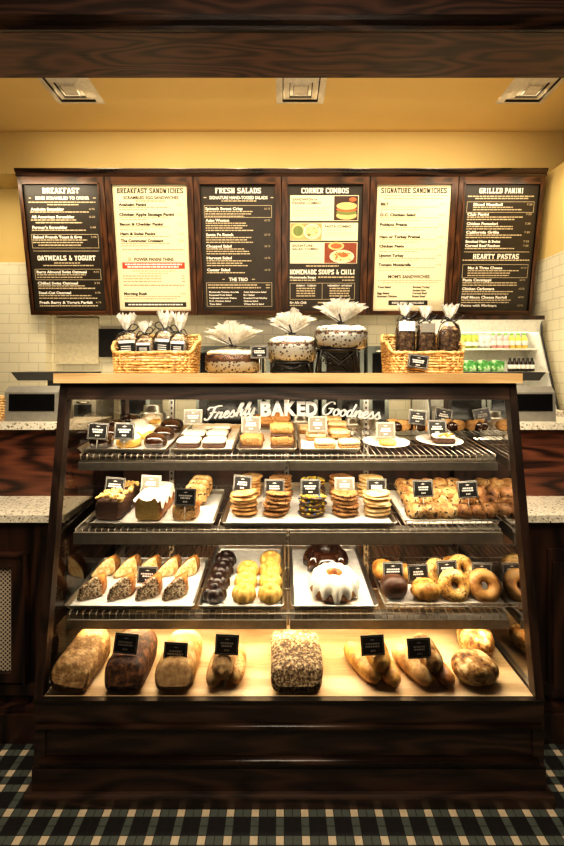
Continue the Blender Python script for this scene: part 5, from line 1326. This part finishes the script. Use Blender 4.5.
bag(425.5, 307, 320, 1.665, .07, .05, 'granola', 'dark granola bag with grey header in the middle of the right basket', gr, 'header', 0, True)
bag(447, 305, 320, 1.675, .085, .055, 'granola', 'dark granola bag with flared top at the right of the right basket', gr, 'none', .05)
r = card(418.2, 361.5, 1.575, 'black price card hung on the front of the right basket', 0, w=.078, h=.052, roll=.14, lean=0, foot=False)

def wrapped_cake(u, v_base, v_tie, v_top, y, w, label, fanw, up):
    x = P(u, 0, y).x; z0 = P(0, v_base, y).z; zt = P(0, v_tie, y).z-z0; zf = P(0, v_top, y).z-z0
    r = empty('wrapped_cake', (x, y, z0), label, 'cake', 'cellophane wrapped cakes'); W = w/2
    dp = W*.62; h = zt*.92
    b = MB(); b.lathe([(0, .002), (W*.86, .002), (W*.95, h*.1), (W*1.0, h*.42), (W*1.0, h*.46)], 40, 0, 18, .015, sy=.62, caps=(False, False)); b.build('doily_case', 'doily', r, False)
    b = MB(); b.lathe([(W*1.0, h*(.44 if not up else .60)), (W*1.02, h*.72), (W*.9, h*.78)], 56, 0, 14, .03, sy=.62, caps=(False, False)); b.build('cake', 'cake_crumb', r, False)
    b = MB(); b.ell((0, 0, h*.80), (W*.98, dp*1.0, h*(.15 if not up else .2)), 28, 10, 0, 2.8, .16, int(u), fscale=40); b.build('frosting', 'cream_top' if not up else 'doily', r, False)
    if up:
        b = MB(); b.lathe([(W*1.0, h*.46), (W*1.01, h*.66)], 40, 0, 18, .015, sy=.62, caps=(False, False)); b.build('doily_collar', 'doily', r, False)
    b = MB(); b.lathe([(W*.9, 0), (W*1.06, h*.15), (W*1.06, h*.72), (W*.8, h*.92), (W*.2, zt)], 40, 0, 16, .025, sy=.64, caps=(False, False)); b.build('cellophane_wrap', 'cellophane', r, False)
    b = MB(); rnd_ = random.Random(int(u)); n = 72; Hh = zf-zt
    rows = []; jag = [rnd_.uniform(.78, 1.0) for _ in range(n)]
    for f_, t in ((.10, -.1), (.07, 0), (.35, .35), (.72, .72), (1.0, 1.0)):
        rr_ = []
        for j in range(n):
            a = 2*PI*j/n; pl = 1+(.16 if t > 0 else .03)*(1 if j % 2 else -1); q_ = jag[j] if t >= .7 else 1
            side = abs(math.cos(a))
            rr_.append((fanw/2*f_*pl*math.cos(a)*q_, fanw/2*f_*pl*math.sin(a)*.45*q_, zt+Hh*t*(1-.38*side*t)*q_))
        rows.append(rr_)
    b.grid(rows, 0, False); b.build('cellophane_fan', 'cello_fan', r, False)
    b = MB()
    for q in range(16):      # inner pleats
        a = PI*(q+.5)/16; L_ = fanw/2*.85*math.cos(a)*rnd_.uniform(.7, 1); zz_ = zt+Hh*(.45+.5*math.sin(a))*rnd_.uniform(.75, 1); dy = rnd_.uniform(-.03, .0)
        s_ = .008+.006*rnd_.random()
        b.add([(0-.002, dy*.1, zt), (.002, dy*.1, zt), (L_+s_, dy, zz_), (L_-s_, dy-.006, zz_-.004)], [(0, 1, 2, 3)])
    b.build('cellophane_pleats', 'cello_white', r, False)
    b = MB(); b.tube([(.012*math.cos(a), .010*math.sin(a), zt) for a in [2*PI*i/12 for i in range(12)]], .005, 6, 0, True)
    for e in ((-.055, .030), (-.030, -.004), (-.012, .034)): b.tube(spline([(0, -.012, zt), (e[0]*.5, -.028, zt+e[1]*.4+.004), (e[0], -.03, zt+e[1])]), .0034, 6, flat=.5)
    b.tube(spline([(0, -.012, zt), (.03, -.025, zt-.01), (.05, -.028, zt-.008)]), .0034, 6, flat=.5)
    b.build('black_ribbon', 'ribbon', r, False)
wrapped_cake(233, 373.2, 346.5, 319, 1.66, .205, 'cellophane wrapped cake standing directly on the counter, left of the three', .23, False)
wrapped_cake(292, 362, 334, 308, 1.66, .18, 'cellophane wrapped cake on the low black stand, middle of the three', .19, True)
wrapped_cake(341, 349, 323.5, 296, 1.64, .195, 'cellophane wrapped cake raised on the tall scrolled stand, right of the three', .20, True)
card(259.5, 352, 1.60, 'dark price card with silver frame between the first two wrapped cakes', 0, w=.068, h=.05, foot=True, zbase=CT, lean=.0)
def stand(u0, u1, vt, y, label):
    x0, x1 = P(u0, 0, y).x, P(u1, 0, y).x; zt = P(0, vt, y).z-.002; d = .11
    r = empty('cake_stand', ((x0+x1)/2, y, CT), label, 'stand', 'black wrought iron cake stands')
    y0, y1 = y-d/2, y+d/2
    b = MB(); b.box(x0, x1, y0, y1, zt-.004, zt); b.tube([(x0, y0, zt-.004), (x1, y0, zt-.004), (x1, y1, zt-.004), (x0, y1, zt-.004)], .004, 6, 0, True); b.build('top', 'iron', r)
    for xx, sx in ((x0, -1), (x1, 1)):
        for yy in (y0, y1):
            b = MB(); b.tube([(xx-sx*.012, yy, zt-.004), (xx, yy, CT+.004)], .004, 6); b.build('leg', 'iron', r)
    hh = zt-CT; cx_ = (x0+x1)/2; b = MB()
    for yy in (y0, y1):
        b.tube([(x0+.01, yy, zt-.006), (cx_-.0, yy, CT+hh*.35), (x1-.01, yy, zt-.006)], .003, 5); b.tube([(x0+.02, yy, zt-.006), (x1-.02, yy, CT+.006)], .003, 5)
        b.tube([(x0, yy, CT+.004), (x1, yy, CT+.004)], .003, 5)
        for sx in (-1, 1):
            rr_ = min(.016, hh*.25); c0 = (cx_+sx*(x1-x0)*.22, yy, CT+hh*.5)
            b.tube([(c0[0]+rr_*(1-t/14)*math.cos(t*.75)*sx, yy, c0[2]+rr_*(1-t/14)*math.sin(t*.75)) for t in range(13)], .0026, 5)
    b.build('scrollwork', 'iron', r)
stand(271, 310, 362, 1.66, 'low black iron stand under the middle wrapped cake')
stand(317, 357, 349, 1.64, 'tall black scrolled iron stand under the right wrapped cake')

# ------------------------------------------------------------------ lights
def area(name, loc, rot, sx, sy, e, col=(1, .80, .55)):
    l = bpy.data.lights.new(name, 'AREA'); l.shape = 'RECTANGLE'; l.size = sx; l.size_y = sy; l.energy = e; l.color = col
    o = bpy.data.objects.new(name, l); COL.objects.link(o); o.location = loc; o.rotation_euler = rot; return o
def spot(name, loc, target, e, size=1.1, blend=.8, col=(1, .80, .52), r=.04):
    l = bpy.data.lights.new(name, 'SPOT'); l.energy = e; l.spot_size = size; l.spot_blend = blend; l.color = col; l.shadow_soft_size = r
    o = bpy.data.objects.new(name, l); COL.objects.link(o); o.location = loc
    o.rotation_euler = (Vector(target)-Vector(loc)).to_track_quat('-Z', 'Y').to_euler(); return o
W1 = (1, .84, .62); W2 = (1, .80, .50)
area('case_top_light', (CX, 1.545, 1.262), (math.radians(28), 0, 0), 1.5, .03, 8.5, W1)
for k, e in ((1, 6.0), (2, 6.4), (3, 6.2)):
    s = SH[k]; area('shelf_light', (CX, s['y']+.02, s['lz0']+.008), (math.radians(22), 0, 0), 1.5, .03, e, W1 if k < 3 else (1, .74, .42))
for x in (-1.5, -.9, -.38, .13, .68, 1.3):
    spot('menu_spot', (x, 2.30, 3.10), (x, 3.08, 2.15), 19, 1.5, 1.0)
    spot('crown_glow', (x+.02, 2.93, 2.98), (x+.02, 3.0, 2.7), .5, 1.2, 1.0)  # added spots without fixtures, only to put glints on the crown moulding
area('back_room', (0, 2.55, 3.12), (math.radians(10), 0, 0), 3.4, .5, 42, (1, .86, .62))
area('front_fill', (0, .1, 3.0), (math.radians(12), 0, 0), 2.5, 1.2, 52, (1, .85, .64))
area('wall_wash_left', (-1.9, 2.75, 2.75), (math.radians(15), 0, 0), .8, .1, 9, (1, .86, .60))
area('wall_wash_right', (1.5, 2.75, 2.75), (math.radians(15), 0, 0), .8, .1, 3.5, (1, .86, .62))
area('low_front_fill', (0, .15, 2.15), (math.radians(42), 0, 0), 1.8, .3, 13, (1, .85, .66))
area('back_wall_fill', (0, 2.62, 1.22), (math.radians(122), 0, 0), 3.0, .1, 13, (1, .86, .58))  # added hidden fill that brightens the tiled wall, no lamp stands here
area('ceiling_bounce', (0, 2.2, 1.0), (PI, 0, 0), 3.4, .3, 25, (1, .84, .58))
for x in (-.75, -.2, .3, .8):
    spot('downlight', (x, .75, 3.0), (x*.9, 1.64, 1.50), 190, .48, 1.0, (1, .86, .66))
for sx in (-1, 1):
    spot('downlight', (sx*1.1, .9, 3.0), (sx*1.15, 1.75, 1.1), 75, .7, 1.0, (1, .84, .62))
w_ = bpy.data.worlds.new('world'); S.world = w_; w_.use_nodes = True
bgn = w_.node_tree.nodes['Background']; bgn.inputs[0].default_value = (1, .72, .45, 1); bgn.inputs[1].default_value = .05
S.view_settings.view_transform = 'Standard'; S.view_settings.look = 'Medium High Contrast'; S.view_settings.exposure = 0; S.view_settings.gamma = 1
S.cycles.max_bounces = 8; S.cycles.transparent_max_bounces = 24; S.cycles.use_denoising = True; S.cycles.sample_clamp_indirect = 4; S.cycles.caustics_reflective = False
